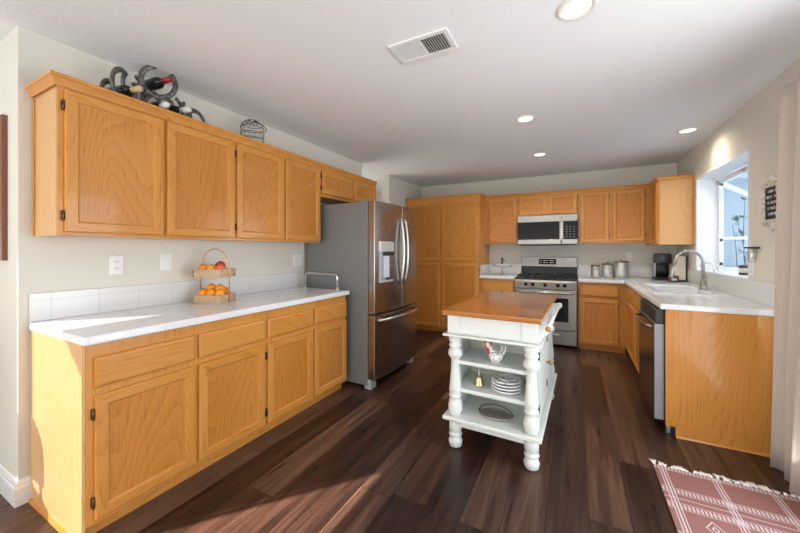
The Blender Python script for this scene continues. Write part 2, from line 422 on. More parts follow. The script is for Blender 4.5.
# dining-side slider: far half gets an added sheet dimming sun on the end panel
d2_ = bpy.data.objects.new('door_2', None); COL.objects.link(d2_); struct(d2_)
scr = bpy.data.materials.new('sun_dimmer'); scr.use_nodes = True; nt_ = scr.node_tree; nt_.nodes.clear()
o_n, mx_n, tr_n, df_n = (nt_.nodes.new(q) for q in ('ShaderNodeOutputMaterial', 'ShaderNodeMixShader', 'ShaderNodeBsdfTransparent', 'ShaderNodeBsdfDiffuse'))
mx_n.inputs[0].default_value = .86; df_n.inputs[0].default_value = (.03, .03, .03, 1)
nt_.links.new(tr_n.outputs[0], mx_n.inputs[1]); nt_.links.new(df_n.outputs[0], mx_n.inputs[2]); nt_.links.new(mx_n.outputs[0], o_n.inputs[0])
MB().box(-1.11, -1.085, -1.505, -1.49, 0, 2.185).box(-1.11, -1.085, -.64, -.62, 0, 2.185).box(-1.11, -1.085, -1.49, -.64, 0, .02).build('dimmer_frame', TRIM, d2_)
MB().quad([(-1.098, -1.49, .02), (-1.098, -.64, .02), (-1.098, -.64, 2.185), (-1.098, -1.49, 2.185)]).build('dimmer_sheet', scr, d2_)
# garden window: a glazed box that stands out from the wall
wn = bpy.data.objects.new('window_1', None); COL.objects.link(wn); struct(wn)
GX0, GX1, GZM = W + .17, W + .66, 1.72
MB().box(W + .001, GX1, GY0 - .02, GY1 + .02, GZ0 - .05, GZ0 + .004).build('window_sill', TRIM, wn)
lin = MB().box(W - .004, GX0, GY1 - .001, GY1 + .03, GZ0, GZ1).box(W - .004, GX0, GY0 - .03, GY0 + .001, GZ0, GZ1).box(W - .004, GX0, GY0, GY1, GZ1 - .001, GZ1 + .03)
lin.build('window_jamb', TRIM, wn)
fr = MB()
for y0, y1 in ((GY0 - .02, GY0 + .025), (GY1 - .025, GY1 + .02)):
    fr.box(GX0, GX0 + .04, y0, y1, GZ0, GZ1 - .02); fr.box(GX1 - .04, GX1, y0, y1, GZ0, GZM)
    fr.box(GX0 + .04, GX1 - .04, y0, y1, GZ0, GZ0 + .04); fr.box(GX0 + .04, GX1 - .04, y0, y1, 1.40, 1.43)
    fr.prism([(GX0, y0, GZ1 - .07), (GX1, y0, GZM - .05), (GX1, y0, GZM), (GX0, y0, GZ1 - .01)], (0, y1 - y0, 0))
fr.box(GX1 - .04, GX1, GY0 + .025, GY1 - .025, GZM - .05, GZM).box(GX1 - .04, GX1, GY0 + .025, GY1 - .025, GZ0, GZ0 + .04)
fr.box(GX1 - .04, GX1, 4.08, 4.12, GZ0 + .04, GZM - .05)
fr.prism([(GX0, 4.08, GZ1 - .05), (GX1 - .04, 4.08, GZM - .04), (GX1 - .04, 4.08, GZM - .01), (GX0, 4.08, GZ1 - .02)], (0, .04, 0))
fr.box(GX0, GX0 + .04, GY0 + .025, GY1 - .025, GZ1 - .06, GZ1 - .01)
fr.build('window_frame', TRIM, wn, .004)
MB().quad([(GX0 + .04, GY1, GZ0 + .04), (GX1 - .04, GY1, GZ0 + .04), (GX1 - .04, GY1, GZM), (GX0 + .04, GY1, GZ1 - .06)]).build('pane', PANE, wn)
MB().quad([(GX0 + .04, GY0, GZ0 + .04), (GX1 - .04, GY0, GZ0 + .04), (GX1 - .04, GY0, GZM), (GX0 + .04, GY0, GZ1 - .06)]).build('pane', PANE, wn)
MB().quad([(GX1 - .02, GY0, GZ0 + .04), (GX1 - .02, GY1, GZ0 + .04), (GX1 - .02, GY1, GZM - .05), (GX1 - .02, GY0, GZM - .05)]).build('pane', PANE, wn)
MB().quad([(GX0, GY0, GZ1 - .03), (GX0, GY1, GZ1 - .03), (GX1 - .03, GY1, GZM - .02), (GX1 - .03, GY0, GZM - .02)]).build('pane', PANE, wn)
for zz in (1.38, 1.13): MB().box(GX0 + .008, GX0 + .03, GY1 - .034, GY1 - .024, zz, zz + .03).build('latch', BRONZE, wn)

# outside
struct(MB().box(-1.12, W + .17, -3.6, .59, H + .13, 5.4).box(-1.5, W + .17, .59, 11, H + .13, 5.4).build('added_shade_block', STUCCO))  # unseen block added above the ceiling to keep the garden in shade
struct(MB().box(4.6, 14, -6, 16, -.12, -.02).build('ground', PATIO))
tag(MB().box(5.0, 12, 8.6, 8.7, -.02, 1.55).build('garden_fence', FENCEW, origin=(8, 8.65, -.02)), 'pale blue-grey garden fence seen through the sink window', 'fence')
hs = thing('neighbour_house', 'pale stucco house beyond the fence outside the sink window', 'house', (10, 12, -.02))
MB().box(6, 14, 10.5, 14.5, -.02, 2.9).build('house_wall', STUCCO, hs)
MB().prism([(5.7, 10.1, 2.9), (5.7, 14.9, 2.9), (5.7, 12.5, 4.3)], (8.6, 0, 0)).build('roof', mat('grey_roof_shingle', (.56, .62, .68), .8), hs)
sh = thing('garden_shrub', 'twiggy shrub with dark leaves outside the sink window', 'shrub', (4.62, 6.1, -.02))
tw = MB(); lf = MB(); rr = random.Random(3)
for k in range(7):
    a = k * .9; top = Vector((4.62 + .28 * math.cos(a), 6.1 + .25 * math.sin(a), 1.55 + .45 * rr.random())); b = Vector((4.62, 6.1, -.02))
    pts = [b.lerp(top, q) + Vector((.05 * math.sin(q * 5 + k), .04 * math.cos(q * 4 + k), 0)) for q in [i / 8 for i in range(9)]]
    tw.tube(pts, [.012 * (1 - .8 * i / 8) for i in range(9)], 6)
    for i in range(3, 9):
        for j in range(3):
            d = Vector((rr.uniform(-1, 1), rr.uniform(-1, 1), rr.uniform(-.2, .8))).normalized(); sd = d.cross(Vector((0, 0, 1))).normalized() * .026
            p = pts[i]; L = .12
            lf.quad([p, p + d * L * .5 + sd, p + d * L, p + d * L * .5 - sd])
tw.build('stem', BARK, sh); lf.build('foliage', LEAF, sh)
jar = thing('candle_jar', 'small brown and white candle jar on the garden window sill', 'jar', (3.78, 3.93, GZ0 + .004))
MB().lathe([(.0, 0), (.03, 0), (.033, .01), (.033, .075), (.028, .085), (0, .085)], (3.78, 3.93, GZ0 + .004)).build('jar_body', mat('brown_glass_jar', (.10, .05, .03), .15), jar)
MB().lathe([(.0338, .022), (.0338, .06)], (3.78, 3.93, GZ0 + .004)).build('label', LABEL, jar)

# ------------------------------------------------------------------ cabinetry
class Face:
    """a cabinet front: o = origin, U = direction of width, N = outward, ax = index of U axis"""
    def __init__(s, o, U, N): s.o, s.U, s.N = Vector(o), Vector(U), Vector(N); s.ax = 0 if abs(s.U.x) > .5 else 1
    def p(s, a, z, n): return s.o + s.U * a + Vector((0, 0, z)) + s.N * n
    def box(s, mb, a0, a1, z0, z1, n0, n1):
        A, B = s.p(a0, z0, n0), s.p(a1, z1, n1)
        return mb.box(min(A.x, B.x), max(A.x, B.x), min(A.y, B.y), max(A.y, B.y), min(A.z, B.z), max(A.z, B.z))
    def loops(s, mb, a0, a1, z0, z1, rings, cap=True, hmat=True):
        prev = None
        for ins, n in rings:
            v = [mb.bm.verts.new(s.p(*q, n)) for q in ((a0 + ins, z0 + ins), (a1 - ins, z0 + ins), (a1 - ins, z1 - ins), (a0 + ins, z1 - ins))]
            if prev:
                for k in range(4):
                    f = mb.bm.faces.new((prev[k], prev[(k + 1) % 4], v[(k + 1) % 4], v[k])); f.material_index = (1 if k % 2 == 0 else 0) if hmat else 0
            prev = v
        if cap: mb.bm.faces.new(prev)
    def door(s, parent, a0, a1, z0, z1, hinge=None, st=.05):
        m = MB(); s.loops(m, a0, a1, z0, z1, [(.0, 0), (0, .012), (.003, .017), (.007, .019), (st - .004, .019), (st, .016), (st + .003, .010), (st + .006, .009), (st + .006, .004)], False)
        d = m.build('door', [OAK[2], OAK[s.ax]], parent)
        m = MB(); i = st + .0055; s.box(m, a0 + i, a1 - i, z0 + i, z1 - i, .003, .0095); m.build('panel', OAKP, d)
        if hinge is not None:
            ah = a0 - .006 if hinge == 0 else a1 + .006
            for zz in ((z0 + .055, z1 - .105) if z1 - z0 > .3 else (z0 + .03, z1 - .08)):
                h = MB(); h.cyl(s.p(ah, zz, .014), s.p(ah, zz + .05, .014), .0042, 10); s.box(h, ah - .0045, ah + .0045, zz + .004, zz + .046, 0.0005, .010)
                h.build('hinge', BRONZE, d)
        return d
    def drawer(s, parent, a0, a1, z0, z1, name='drawer_front'):
        m = MB(); s.loops(m, a0, a1, z0, z1, [(0, 0), (0, .011), (.004, .0155), (.010, .018), (.014, .019)], True, False)
        return m.build(name, OAK[s.ax], parent)
def cabinet(name, label, F, a0, a1, z0, z1, depth, doors, drawers=(), toe=None, group=None, hinges=None, cat='cabinet', skin=None):
    base = F.p((a0 + a1) / 2, 0 if toe is not None else z0, -depth / 2)
    c = thing(name, label, cat, base, group)
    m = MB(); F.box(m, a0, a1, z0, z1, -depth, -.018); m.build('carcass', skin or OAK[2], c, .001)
    m = MB()   # face frame: rails and stiles round the door openings
    F.box(m, a0, a1, z0, z1, -.018, 0); m.build('face_frame', OAK[2], c, .0015)
    for i, d in enumerate(doors): F.door(c, *d, hinge=None if not hinges else hinges[i])
    for d in drawers: F.drawer(c, *d)
    if toe is not None:
        m = MB(); F.box(m, a0 + .001, a1 - .001, 0, z0, -depth, -.05); m.build('toe_kick', OAK[F.ax], c)
    return c

# left wall: base run
FL = Face((.605, 0, 0), (0, 1, 0), (1, 0, 0))
cb = cabinet('base_cabinet', 'oak base cabinet with finished end panel nearest the camera, left wall', FL, .645, 1.598, .072, .877, .60,
             [(.673, 1.112, .095, .645), (1.132, 1.582, .095, .645)], [(.673, 1.112, .678, .815), (1.132, 1.582, .678, .815)], .06, 'base cabinets on the left wall', (0, 1))
MB().box(.004, .6055, .632, .6445, .0, .877).build('end_panel', OAKLIT, cb, .001)
MB().prism([(.01, .632, 0), (.01, .620, 0), (.01, .624, .014), (.01, .632, .018)], (.596, 0, 0)).build('shoe_moulding', OAK[0], cb)
cabinet('base_cabinet', 'oak base cabinet on the left wall beside the refrigerator', FL, 1.5985, 2.505, .072, .877, .60,
        [(1.607, 2.048, .095, .645), (2.074, 2.497, .095, .645)], [(1.607, 2.048, .678, .815), (2.074, 2.497, .678, .815)], .06, 'base cabinets on the left wall', (0, None))
def counter(name, label, polys, loc, edge):
    c = thing(name, label, 'countertop', loc)
    return c
ct = thing('countertop', 'long white tiled countertop on the left wall', 'countertop', (.32, 1.57, .877))
MB().box(.003, .645, .625, 2.515, .877, .917).build('tile_top', TILE, ct, .009, 3)
MB().box(.0005, .012, .627, 2.513, .9175, 1.064).build('backsplash', SPLASH, ct, .002)
# left wall: uppers
FU = Face((.305, 0, 0), (0, 1, 0), (1, 0, 0))
g = 'wall cabinets on the left wall'
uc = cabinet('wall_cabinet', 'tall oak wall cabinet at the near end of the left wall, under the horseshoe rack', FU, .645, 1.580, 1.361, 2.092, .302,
             [(.667, 1.103, 1.377, 2.068), (1.120, 1.572, 1.377, 2.068)], group=g, hinges=(0, 1), skin=OAKLIT)
MB().box(.003, .022, .639, .6445, 1.361, 2.07).build('scribe_strip', OAK[2], uc)
cabinet('wall_cabinet', 'oak wall cabinet with two tall doors beside the one over the refrigerator', FU, 1.580, 2.490, 1.361, 2.092, .302,
        [(1.590, 2.030, 1.377, 2.068), (2.052, 2.482, 1.377, 2.068)], group=g, hinges=(0, None))
cabinet('wall_cabinet', 'short oak wall cabinet with two small doors over the refrigerator', FU, 2.490, 3.500, 1.812, 2.092, .302,
        [(2.507, 3.012, 1.84, 2.066), (3.036, 3.49, 1.84, 2.066)], group=g, hinges=(0, None))
CROWN = [(.0005, 2.078), (.006, 2.078), (.008, 2.092), (.019, 2.112), (.026, 2.117), (.026, 2.131), (.0005, 2.131)]
cr = miter([(.003, .6385), (.3055, .6385), (.3055, 3.505)], CROWN, MB(), 1)
tag(cr.build('crown_moulding', OAK[1], origin=(.3, 2, 2.078)), 'oak crown moulding along the top of the left wall cabinets', 'moulding')

# back wall
FP = Face((0, 4.918, 0), (1, 0, 0), (0, -1, 0))
p_ = cabinet('pantry_cabinet', 'full-height oak pantry cabinet with four doors in the far corner', FP, .02, 1.239, .06, 2.10, .605,
             [(.035, .605, 1.118, 2.037), (.637, 1.212, 1.118, 2.037), (.035, .605, .085, 1.083), (.637, 1.212, .085, 1.083)], toe=.05, hinges=(0, 1, 0, 1))
g = 'wall cabinets on the back wall'
FB = Face((0, 5.222, 0), (1, 0, 0), (0, -1, 0))
cabinet('wall_cabinet', 'oak wall cabinet with one door between the pantry and the microwave', FB, 1.2395, 1.735, 1.379, 2.10, .303, [(1.305, 1.715, 1.402, 2.07)], group=g)
cabinet('wall_cabinet', 'short oak wall cabinet with two small doors over the microwave', FB, 1.735, 2.525, 1.782, 2.10, .303, [(1.752, 2.118, 1.80, 2.075), (2.152, 2.511, 1.80, 2.075)], group=g, hinges=(0, 1))
cabinet('wall_cabinet', 'oak wall cabinet with two tall doors above the canisters', FB, 2.525, 3.337, 1.379, 2.10, .303, [(2.547, 2.888, 1.402, 2.078), (2.920, 3.278, 1.402, 2.078)], group=g, hinges=(1, 1))
FR = Face((3.337, 0, 0), (0, 1, 0), (-1, 0, 0))
ur = cabinet('wall_cabinet', 'corner oak wall cabinet beside the sink window with its plain side showing', FR, 4.800, 5.5265, 1.352, 2.10, .323, [(4.82, 5.19, 1.38, 2.07)], skin=OAKLIT)
MB().box(3.640, 3.6605, 4.792, 4.7995, 1.352, 2.08).build('scribe_strip', OAK[2], ur)
CR2 = [(.0005, 2.084), (.006, 2.084), (.009, 2.098), (.020, 2.112), (.026, 2.116), (.026, 2.127), (.0005, 2.127)]
cr = miter([(.02, 4.918), (1.2392, 4.918), (1.2392, 5.2217), (3.3367, 5.2217), (3.3367, 4.7917), (3.6605, 4.7917)], CR2, MB(), 1)
tag(cr.build('crown_moulding', OAK[0], origin=(2, 5.2, 2.084)), 'oak crown moulding over the pantry and back wall cabinets', 'moulding')
FBB = Face((0, 4.925, 0), (1, 0, 0), (0, -1, 0))
cabinet('base_cabinet', 'narrow oak base cabinet between the pantry and the gas range', FBB, 1.2395, 1.735, .072, .877, .60, [(1.275, 1.712, .095, .665)], [(1.275, 1.712, .69, .838)], .06)
cabinet('base_cabinet', 'oak base cabinet to the right of the gas range under the canisters', FBB, 2.525, 3.043, .072, .877, .60, [(2.545, 2.962, .095, .668)], [(2.545, 2.962, .70, .838)], .06, hinges=(1,))
FRB = Face((3.05, 0, 0), (0, 1, 0), (-1, 0, 0))
sb = cabinet('sink_cabinet', 'oak sink base cabinet between the dishwasher and the back corner', FRB, 3.585, 5.50, .072, .74, .605, [(3.61, 4.20, .095, .668), (4.24, 4.84, .095, .668)], (), .06, hinges=(0, None))
m = MB(); FRB.box(m, 3.585, 4.924, .742, .876, -.018, 0); m.build('face_frame', OAK[1], sb)
FRB.drawer(sb, 3.61, 4.20, .70, .838, 'false_drawer_front'); FRB.drawer(sb, 4.24, 4.84, .70, .838, 'false_drawer_front')
ep = MB().prism([(3.05, 2.920, .068), (3.105, 2.920, .068), (3.105, 2.920, 0), (3.66, 2.920, 0), (3.66, 2.920, .877), (3.05, 2.920, .877)], (0, .018, 0))
e_ = tag(ep.build('end_panel', OAK[2], origin=(3.35, 2.93, 0), bevel=.001), 'broad plain oak end panel closing the sink counter run', 'panel')
MB().prism([(3.106, 2.9195, 0), (3.106, 2.907, 0), (3.106, 2.911, .013), (3.106, 2.9195, .017)], (.554, 0, 0)).build('shoe_moulding', OAK[0], e_)

# counters on the back and right walls
cbk = thing('countertop', 'short white tiled countertop left of the range holding the serving stand', 'countertop', (1.49, 5.2, .877))
MB().box(1.2405, 1.738, 4.883, D - .001, .877, .917).build('tile_top', TILE, cbk, .008, 3)
MB().box(1.253, 1.738, D - .012, D - .0005, .9175, 1.064).box(1.2405, 1.252, 4.95, D - .0005, .9175, 1.064).build('backsplash', SPLASH, cbk, .002)
ctr = thing('countertop', 'L-shaped white countertop holding the sink and the canisters', 'countertop', (3.3, 4.2, .877))
SX0, SX1, SY0, SY1 = 3.12, 3.56, 3.60, 4.42
me = MB()
# one continuous L-shaped slab with a sink opening
xs = [2.522, 3.017, SX0, SX1, W - .001]; ys = [2.90, SY0, SY1, 4.883, D - .001]
cells = [(i, j) for i in range(4) for j in range(4) if not (i == 0 and j < 3) and not (i == 2 and j == 1)]
vv = {}
def V(i, j):
    if (i, j) not in vv: vv[(i, j)] = me.bm.verts.new((xs[i], ys[j], .917))
    return vv[(i, j)]
fs = [me.bm.faces.new((V(i, j), V(i + 1, j), V(i + 1, j + 1), V(i, j + 1))) for i, j in cells]
ex = bmesh.ops.extrude_face_region(me.bm, geom=fs)
bmesh.ops.translate(me.bm, verts=[v for v in ex['geom'] if isinstance(v, bmesh.types.BMVert)], vec=(0, 0, -.04))
me.build('tile_top', TILE, ctr, .008, 3)
MB().box(2.522, W - .013, D - .012, D - .0005, .9175, 1.064).box(W - .012, W - .0005, 2.905, D - .0005, .9175, 1.066).build('backsplash', SPLASH, ctr, .002)
sk = thing('sink', 'white double-bowl sink set into the counter under the window', 'sink', (3.34, 4.0, .917))
m = MB()
def basin(mb, x0, x1, y0, y1, zt, zb):
    pr = None
    for ins, z in ((0, zt), (.004, zt - .01), (.012, zb + .03), (.035, zb)):
        v = [mb.bm.verts.new(q) for q in ((x0 + ins, y0 + ins, z), (x1 - ins, y0 + ins, z), (x1 - ins, y1 - ins, z), (x0 + ins, y1 - ins, z))]
        if pr:
            for k in range(4): mb.bm.faces.new((pr[k], pr[(k + 1) % 4], v[(k + 1) % 4], v[k]))
        pr = v
    mb.bm.faces.new(pr)
ym = 4.02
zr = .930
basin(m, SX0 + .025, SX1 - .06, SY0 + .025, ym - .015, zr, .76); basin(m, SX0 + .025, SX1 - .06, ym + .015, SY1 - .025, zr, .76)
x = [SX0 - .02, SX0 + .025, SX1 - .06, SX1 + .02]; y = [SY0 - .02, SY0 + .025, ym - .015, ym + .015, SY1 - .025, SY1 + .02]
for i in range(3):
    for j in range(5):
        if i == 1 and j in (1, 3): continue
        m.quad([(x[i], y[j], zr), (x[i + 1], y[j], zr), (x[i + 1], y[j + 1], zr), (x[i], y[j + 1], zr)])
m.quad([(x[0], y[0], zr), (x[3], y[0], zr), (x[3], y[0], .9175), (x[0], y[0], .9175)]).quad([(x[0], y[5], zr), (x[3], y[5], zr), (x[3], y[5], .9175), (x[0], y[5], .9175)])
m.quad([(x[0], y[0], zr), (x[0], y[5], zr), (x[0], y[5], .9175), (x[0], y[0], .9175)]).quad([(x[3], y[0], zr), (x[3], y[5], zr), (x[3], y[5], .9175), (x[3], y[0], .9175)])
bmesh.ops.remove_doubles(m.bm, verts=m.bm.verts[:], dist=.0005)
m.build('bowl', PORC, sk)
for yy in (3.81, 4.21): MB().lathe([(0, .761), (.04, .761), (.04, .764), (.03, .763), (0, .762)], (3.32, yy, 0)).build('drain', CHROME, sk)
fz = .9305
fc = thing('faucet', 'brushed gooseneck kitchen faucet arching over the sink', 'faucet', (3.535, 4.02, fz))
MB().lathe([(0, 0), (.034, 0), (.034, .008), (.026, .016), (.024, .075), (.017, .09), (.0, .09)], (3.535, 4.02, fz)).build('base', NICKEL, fc)
pth = [(3.535, 4.02, fz + .08), (3.535, 4.02, 1.16)] + [(3.43 + .105 * math.cos(a), 4.02, 1.175 + .105 * math.sin(a)) for a in [k * PI / 12 for k in range(0, 11)]] + [(3.318, 4.02, 1.13)]
MB().tube(pth, .014, 12).build('spout', NICKEL, fc)
MB().lathe([(.0, 0), (.015, 0), (.018, .03), (.018, .085), (.013, .11), (0, .11)], (3.301, 4.02, 1.03), axis=(.17, 0, 1)).build('spray_head', NICKEL, fc)
MB().tube([(3.535, 4.0, fz + .05), (3.53, 3.955, fz + .07), (3.525, 3.91, fz + .12)], [.011, .009, .007], 10).build('lever_handle', NICKEL, fc)
ff = thing('filter_faucet', 'slim chrome filtered-water tap behind the large faucet', 'faucet', (3.60, 3.99, .9175))
MB().lathe([(0, 0), (.02, 0), (.02, .006), (.012, .012), (.011, .05), (0, .05)], (3.60, 3.99, .9175)).build('base', CHROME, ff)
pth = [(3.60, 3.99, .96), (3.60, 3.99, 1.12)] + [(3.55 + .05 * math.cos(a), 3.99, 1.125 + .05 * math.sin(a)) for a in [k * PI / 10 for k in range(0, 10)]]
MB().tube(pth, .006, 8).build('spout', CHROME, ff)
MB().cyl((3.60, 3.99, .955), (3.60, 3.945, .962), .006, 8).build('lever_handle', CHROME, ff)

# ------------------------------------------------------------------ appliances
fg = thing('refrigerator', 'stainless french-door refrigerator with grey sides and a freezer drawer', 'refrigerator', (.45, 3.035, 0))
Y0, Y1 = 2.58, 3.49
MB().box(.05, .795, Y0, Y1, .035, 1.738).build('case', GREY, fg, .006)
def bowed(y0, y1, z0, z1, name, n=10, yc=3.035, half=.455, sag=.034, xb=.803, xe=.872, m=STEELY):
    b = MB(); ys_ = [y0 + (y1 - y0) * i / n for i in range(n + 1)]
    fx = lambda y: xe + sag * (1 - ((y - yc) / half) ** 2)
    pts = [(xb, y0, z0)] + [(fx(y), y, z0) for y in ys_] + [(xb, y1, z0)]
    b.prism(pts, (0, 0, z1 - z0)); o = b.build(name, m, fg, .005)
    for p in o.data.polygons: p.use_smooth = False
    return o
dl = bowed(Y0 + .002, 3.060, .700, 1.745, 'door'); dr_ = bowed(3.066, Y1 - .002, .700, 1.745, 'door'); dz = bowed(Y0 + .002, Y1 - .002, .095, .688, 'freezer_drawer', 16)
def arc_handle(y, z0, z1, x0, x1, parent):
    pts = [(x0 + (x1 - x0) * math.sin(PI * k / 14) ** .6, y, z0 + (z1 - z0) * k / 14) for k in range(15)]
    MB().tube(pts, .0105, 10, flat=1.0).build('handle', CHROME_S, parent)
CHROME_S = mat('satin_handle_steel', (.70, .69, .67), .28, 1)
arc_handle(3.02, .94, 1.62, .905, .952, dl); arc_handle(3.108, .94, 1.62, .905, .952, dr_)
pts = [(.885 + .085 * math.sin(PI * k / 16) ** .5 if 0 < k < 16 else .885, 2.63 + .81 * k / 16, .640 ) for k in range(17)]
MB().tube(pts, .014, 10).build('handle', CHROME_S, dz)
# dispenser on the near door
dp = MB(); dp.box(.868, .9025, 2.645, 2.945, 1.275, 1.372); dpo = dp.build('dispenser_panel', mat('dispenser_panel_silver', (.66, .65, .63), .35, .4), dl, .004)
m = MB(); m.box(.870, .896, 2.645, 2.672, .985, 1.273).box(.870, .902, 2.918, 2.945, .985, 1.273).box(.870, .902, 2.672, 2.918, .985, 1.003); m.build('dispenser_surround', LGREY, dl, .003)
MB().box(.870, .8925, 2.672, 2.918, 1.003, 1.273).build('dispenser_recess', mat('dispenser_recess_grey', (.30, .35, .40), .3), dl)
MB().box(.892, .905, 2.70, 2.80, 1.03, 1.235).build('dispenser_paddle', mat('pale_paddle', (.62, .70, .76), .3), dl, .004)
MB().box(.892, .905, 2.69, 2.90, 1.237, 1.272).build('dispenser_spout', BLACKM, dl, .003)
for y0 in (Y0 + .004, Y1 - .094):
    MB().prism([(.76, y0, .002), (.832, y0, .002), (.832, y0, .05), (.828, y0, .093), (.76, y0, .093)], (0, .09, 0)).build('foot', LGREY, fg, .004)
MB().box(.10, .78, Y0 + .1, Y1 - .1, .004, .034).build('base_grille', BLACKM, fg)
for y0 in (Y0 + .01, Y1 - .07): MB().box(.70, .80, y0, y0 + .06, 1.7385, 1.752).build('hinge_cover', GREY, fg, .004)

# range
rg = thing('gas_range', 'stainless gas range with five black knobs under the microwave', 'range', (2.13, 5.18, 0))
X0, X1 = 1.748, 2.513
MB().box(X0, X1, 4.895, 5.505, .03, .885).build('body', GREY, rg, .002)
MB().box(X0, X1, 4.87, 5.445, .8855, .905).build('cooktop', BLACKM, rg, .004)
MB().prism([(X0, 4.894, .765), (X0, 4.865, .770), (X0, 4.845, .862), (X0, 4.87, .884), (X0, 4.894, .884)], (X1 - X0, 0, 0)).build('control_panel', mat('satin_panel_silver', (.50, .48, .45), .38, .45), rg, .003)
for xk in (1.890, 1.978, 2.132, 2.287, 2.368):
    k = MB().lathe([(.0, 0), (.024, 0), (.024, .008), (.020, .012), (.018, .030), (.0, .031)], (xk, 4.853, .822), 20, (0, -1, .2)).build('knob', BLACK, rg)
dd = MB().box(X0 + .004, X1 - .004, 4.852, 4.894, .235, .758).build('oven_door', STEELX, rg, .006)
MB().box(1.852, 2.412, 4.8495, 4.8525, .345, .655).build('oven_window', BLACK, dd, .001)
m = MB().cyl((X0 + .03, 4.815, .725), (X1 - .03, 4.815, .725), .017, 14)
for xk in (X0 + .06, X1 - .06): m.cyl((xk, 4.815, .725), (xk, 4.853, .725), .011, 10)
m.build('handle', CHROME_S, dd)
d2 = MB().box(X0 + .004, X1 - .004, 4.856, 4.894, .045, .225).build('storage_drawer', STEELX, rg, .005)
MB().box(1.95, 2.31, 4.838, 4.857, .165, .185).build('handle', CHROME_S, d2, .005)
bgd = MB().prism([(X0, 5.525, .905), (X0, 5.458, .905), (X0, 5.47, 1.03), (X0, 5.452, 1.04), (X0, 5.475, 1.185), (X0, 5.525, 1.188)], (X1 - X0, 0, 0)).build('backguard', STEELX, rg, .004)
MB().prism([(X0 + .002, 5.457, .91), (X0 + .002, 5.453, .91), (X0 + .002, 5.464, 1.028), (X0 + .002, 5.469, 1.028)], (X1 - X0 - .004, 0, 0)).build('vent_panel', BLACKM, rg)
dsp = MB().prism([(2.0, 5.4595, 1.075), (2.0, 5.4565, 1.075), (2.0, 5.4685, 1.158), (2.0, 5.4715, 1.158)], (.236, 0, 0)).build('display', BLACK, rg)
mk = MB()
for i, w_ in ((0, .02), (1, .03), (2, .02), (3, .035), (4, .02)):
    xx = 2.02 + i * .042
    for zz in (1.098, 1.128):
        yy = 5.4565 + (zz - 1.075) * .145 - .0012
        mk.box(xx, xx + w_, yy, yy + .0006, zz, zz + .006)
mk.build('display_marks', DISP, dsp)
for i in range(3):
    xa = X0 + .02 + i * .243; m = MB()
    for (x_a, x_b, y_a, y_b) in ((xa, xa + .012, 4.90, 5.43), (xa + .225, xa + .237, 4.90, 5.43), (xa, xa + .237, 4.90, 4.912), (xa, xa + .237, 5.418, 5.43), (xa, xa + .237, 5.16, 5.172), (xa + .112, xa + .124, 4.90, 5.43)):
        m.box(x_a, x_b, y_a, y_b, .925, .945)
    for (xx, yy) in ((xa, 4.90), (xa + .225, 4.90), (xa, 5.418), (xa + .225, 5.418)): m.box(xx, xx + .012, yy, yy + .012, .905, .926)
    m.build('grate', CAST, rg, .002)
    for yy in (5.03, 5.30):
        MB().lathe([(0, .9055), (.045, .9055), (.045, .914), (.032, .918), (.032, .923), (0, .924)], (xa + .118, yy, 0)).build('burner', CAST, rg)
for xx in (X0 + .05, X1 - .05): MB().cyl((xx, 4.95, 0.001), (xx, 4.95, .031), .02, 12).build('foot', BLACKM, rg)

# microwave
mw = thing('microwave', 'stainless over-the-range microwave with dark glass door', 'microwave', (2.13, 5.3, 1.366))
MB().box(1.742, 2.518, 5.150, 5.527, 1.366, 1.7815).build('body', GREY, mw, .002)
MB().box(1.742, 2.518, 5.128, 5.149, 1.690, 1.7815).build('top_trim', STEELX, mw, .003)
MB().box(1.742, 2.518, 5.128, 5.149, 1.376, 1.440).build('bottom_trim', STEELX, mw, .003)
MB().box(1.742, 2.298, 5.126, 5.149, 1.4405, 1.6895).build('door_glass', BLACK, mw, .002)
MB().box(2.342, 2.518, 5.127, 5.149, 1.4405, 1.6895).build('keypad', BLACK, mw, .002)
MB().box(2.298, 2.342, 5.130, 5.149, 1.4405, 1.6895).build('handle_post', STEEL, mw)
MB().tube([(2.320, 5.128, 1.395), (2.320, 5.108, 1.42), (2.320, 5.1, 1.48), (2.320, 5.1, 1.66), (2.320, 5.108, 1.72), (2.320, 5.128, 1.745)], .011, 10).build('handle', CHROME_S, mw)
mk = MB()
for r_ in range(5):
    for c_ in range(3): mk.box(2.375 + c_ * .045, 2.395 + c_ * .045, 5.1258, 5.1268, 1.47 + r_ * .035, 1.476 + r_ * .035)
mk.build('key_marks', mat('key_mark_grey', (.35, .35, .36), .5), mw)
MB().box(1.76, 2.50, 5.16, 5.5, 1.3585, 1.3655).build('underside_vent', BLACKM, mw)

# dishwasher
dw = thing('dishwasher', 'black dishwasher with steel trim at the end of the sink run', 'dishwasher', (3.3, 3.26, 0))
MB().box(3.052, 3.60, 2.955, 3.575, .09, .872).build('tub', BLACKM, dw)
dwd = MB().box(2.992, 3.048, 2.952, 3.572, .088, .765).build('door', mat('dishwasher_edge_grey', (.27, .275, .29), .45, .2), dw, .003)
MB().box(2.9885, 2.993, 2.953, 3.571, .090, .763).build('door_skin', mat('dark_dishwasher_steel', (.10, .085, .075), .2, .8), dwd)
MB().box(2.998, 3.048, 2.952, 3.572, .768, .868).build('control_panel', BLACKM, dw, .003)
MB().tube([(2.99, 2.99, .735), (2.955, 3.02, .735), (2.945, 3.10, .735), (2.945, 3.42, .735), (2.955, 3.50, .735), (2.99, 3.535, .735)], .011, 10).build('handle', mat('dark_steel_handle', (.30, .29, .28), .3, 1), dwd)
MB().box(3.09, 3.12, 2.955, 3.575, .004, .088).build('toe_panel', BLACKM, dw)
MB().cyl((3.075, 2.975, .0), (3.075, 2.975, .09), .014, 10).build('levelling_foot', GALV, dw)

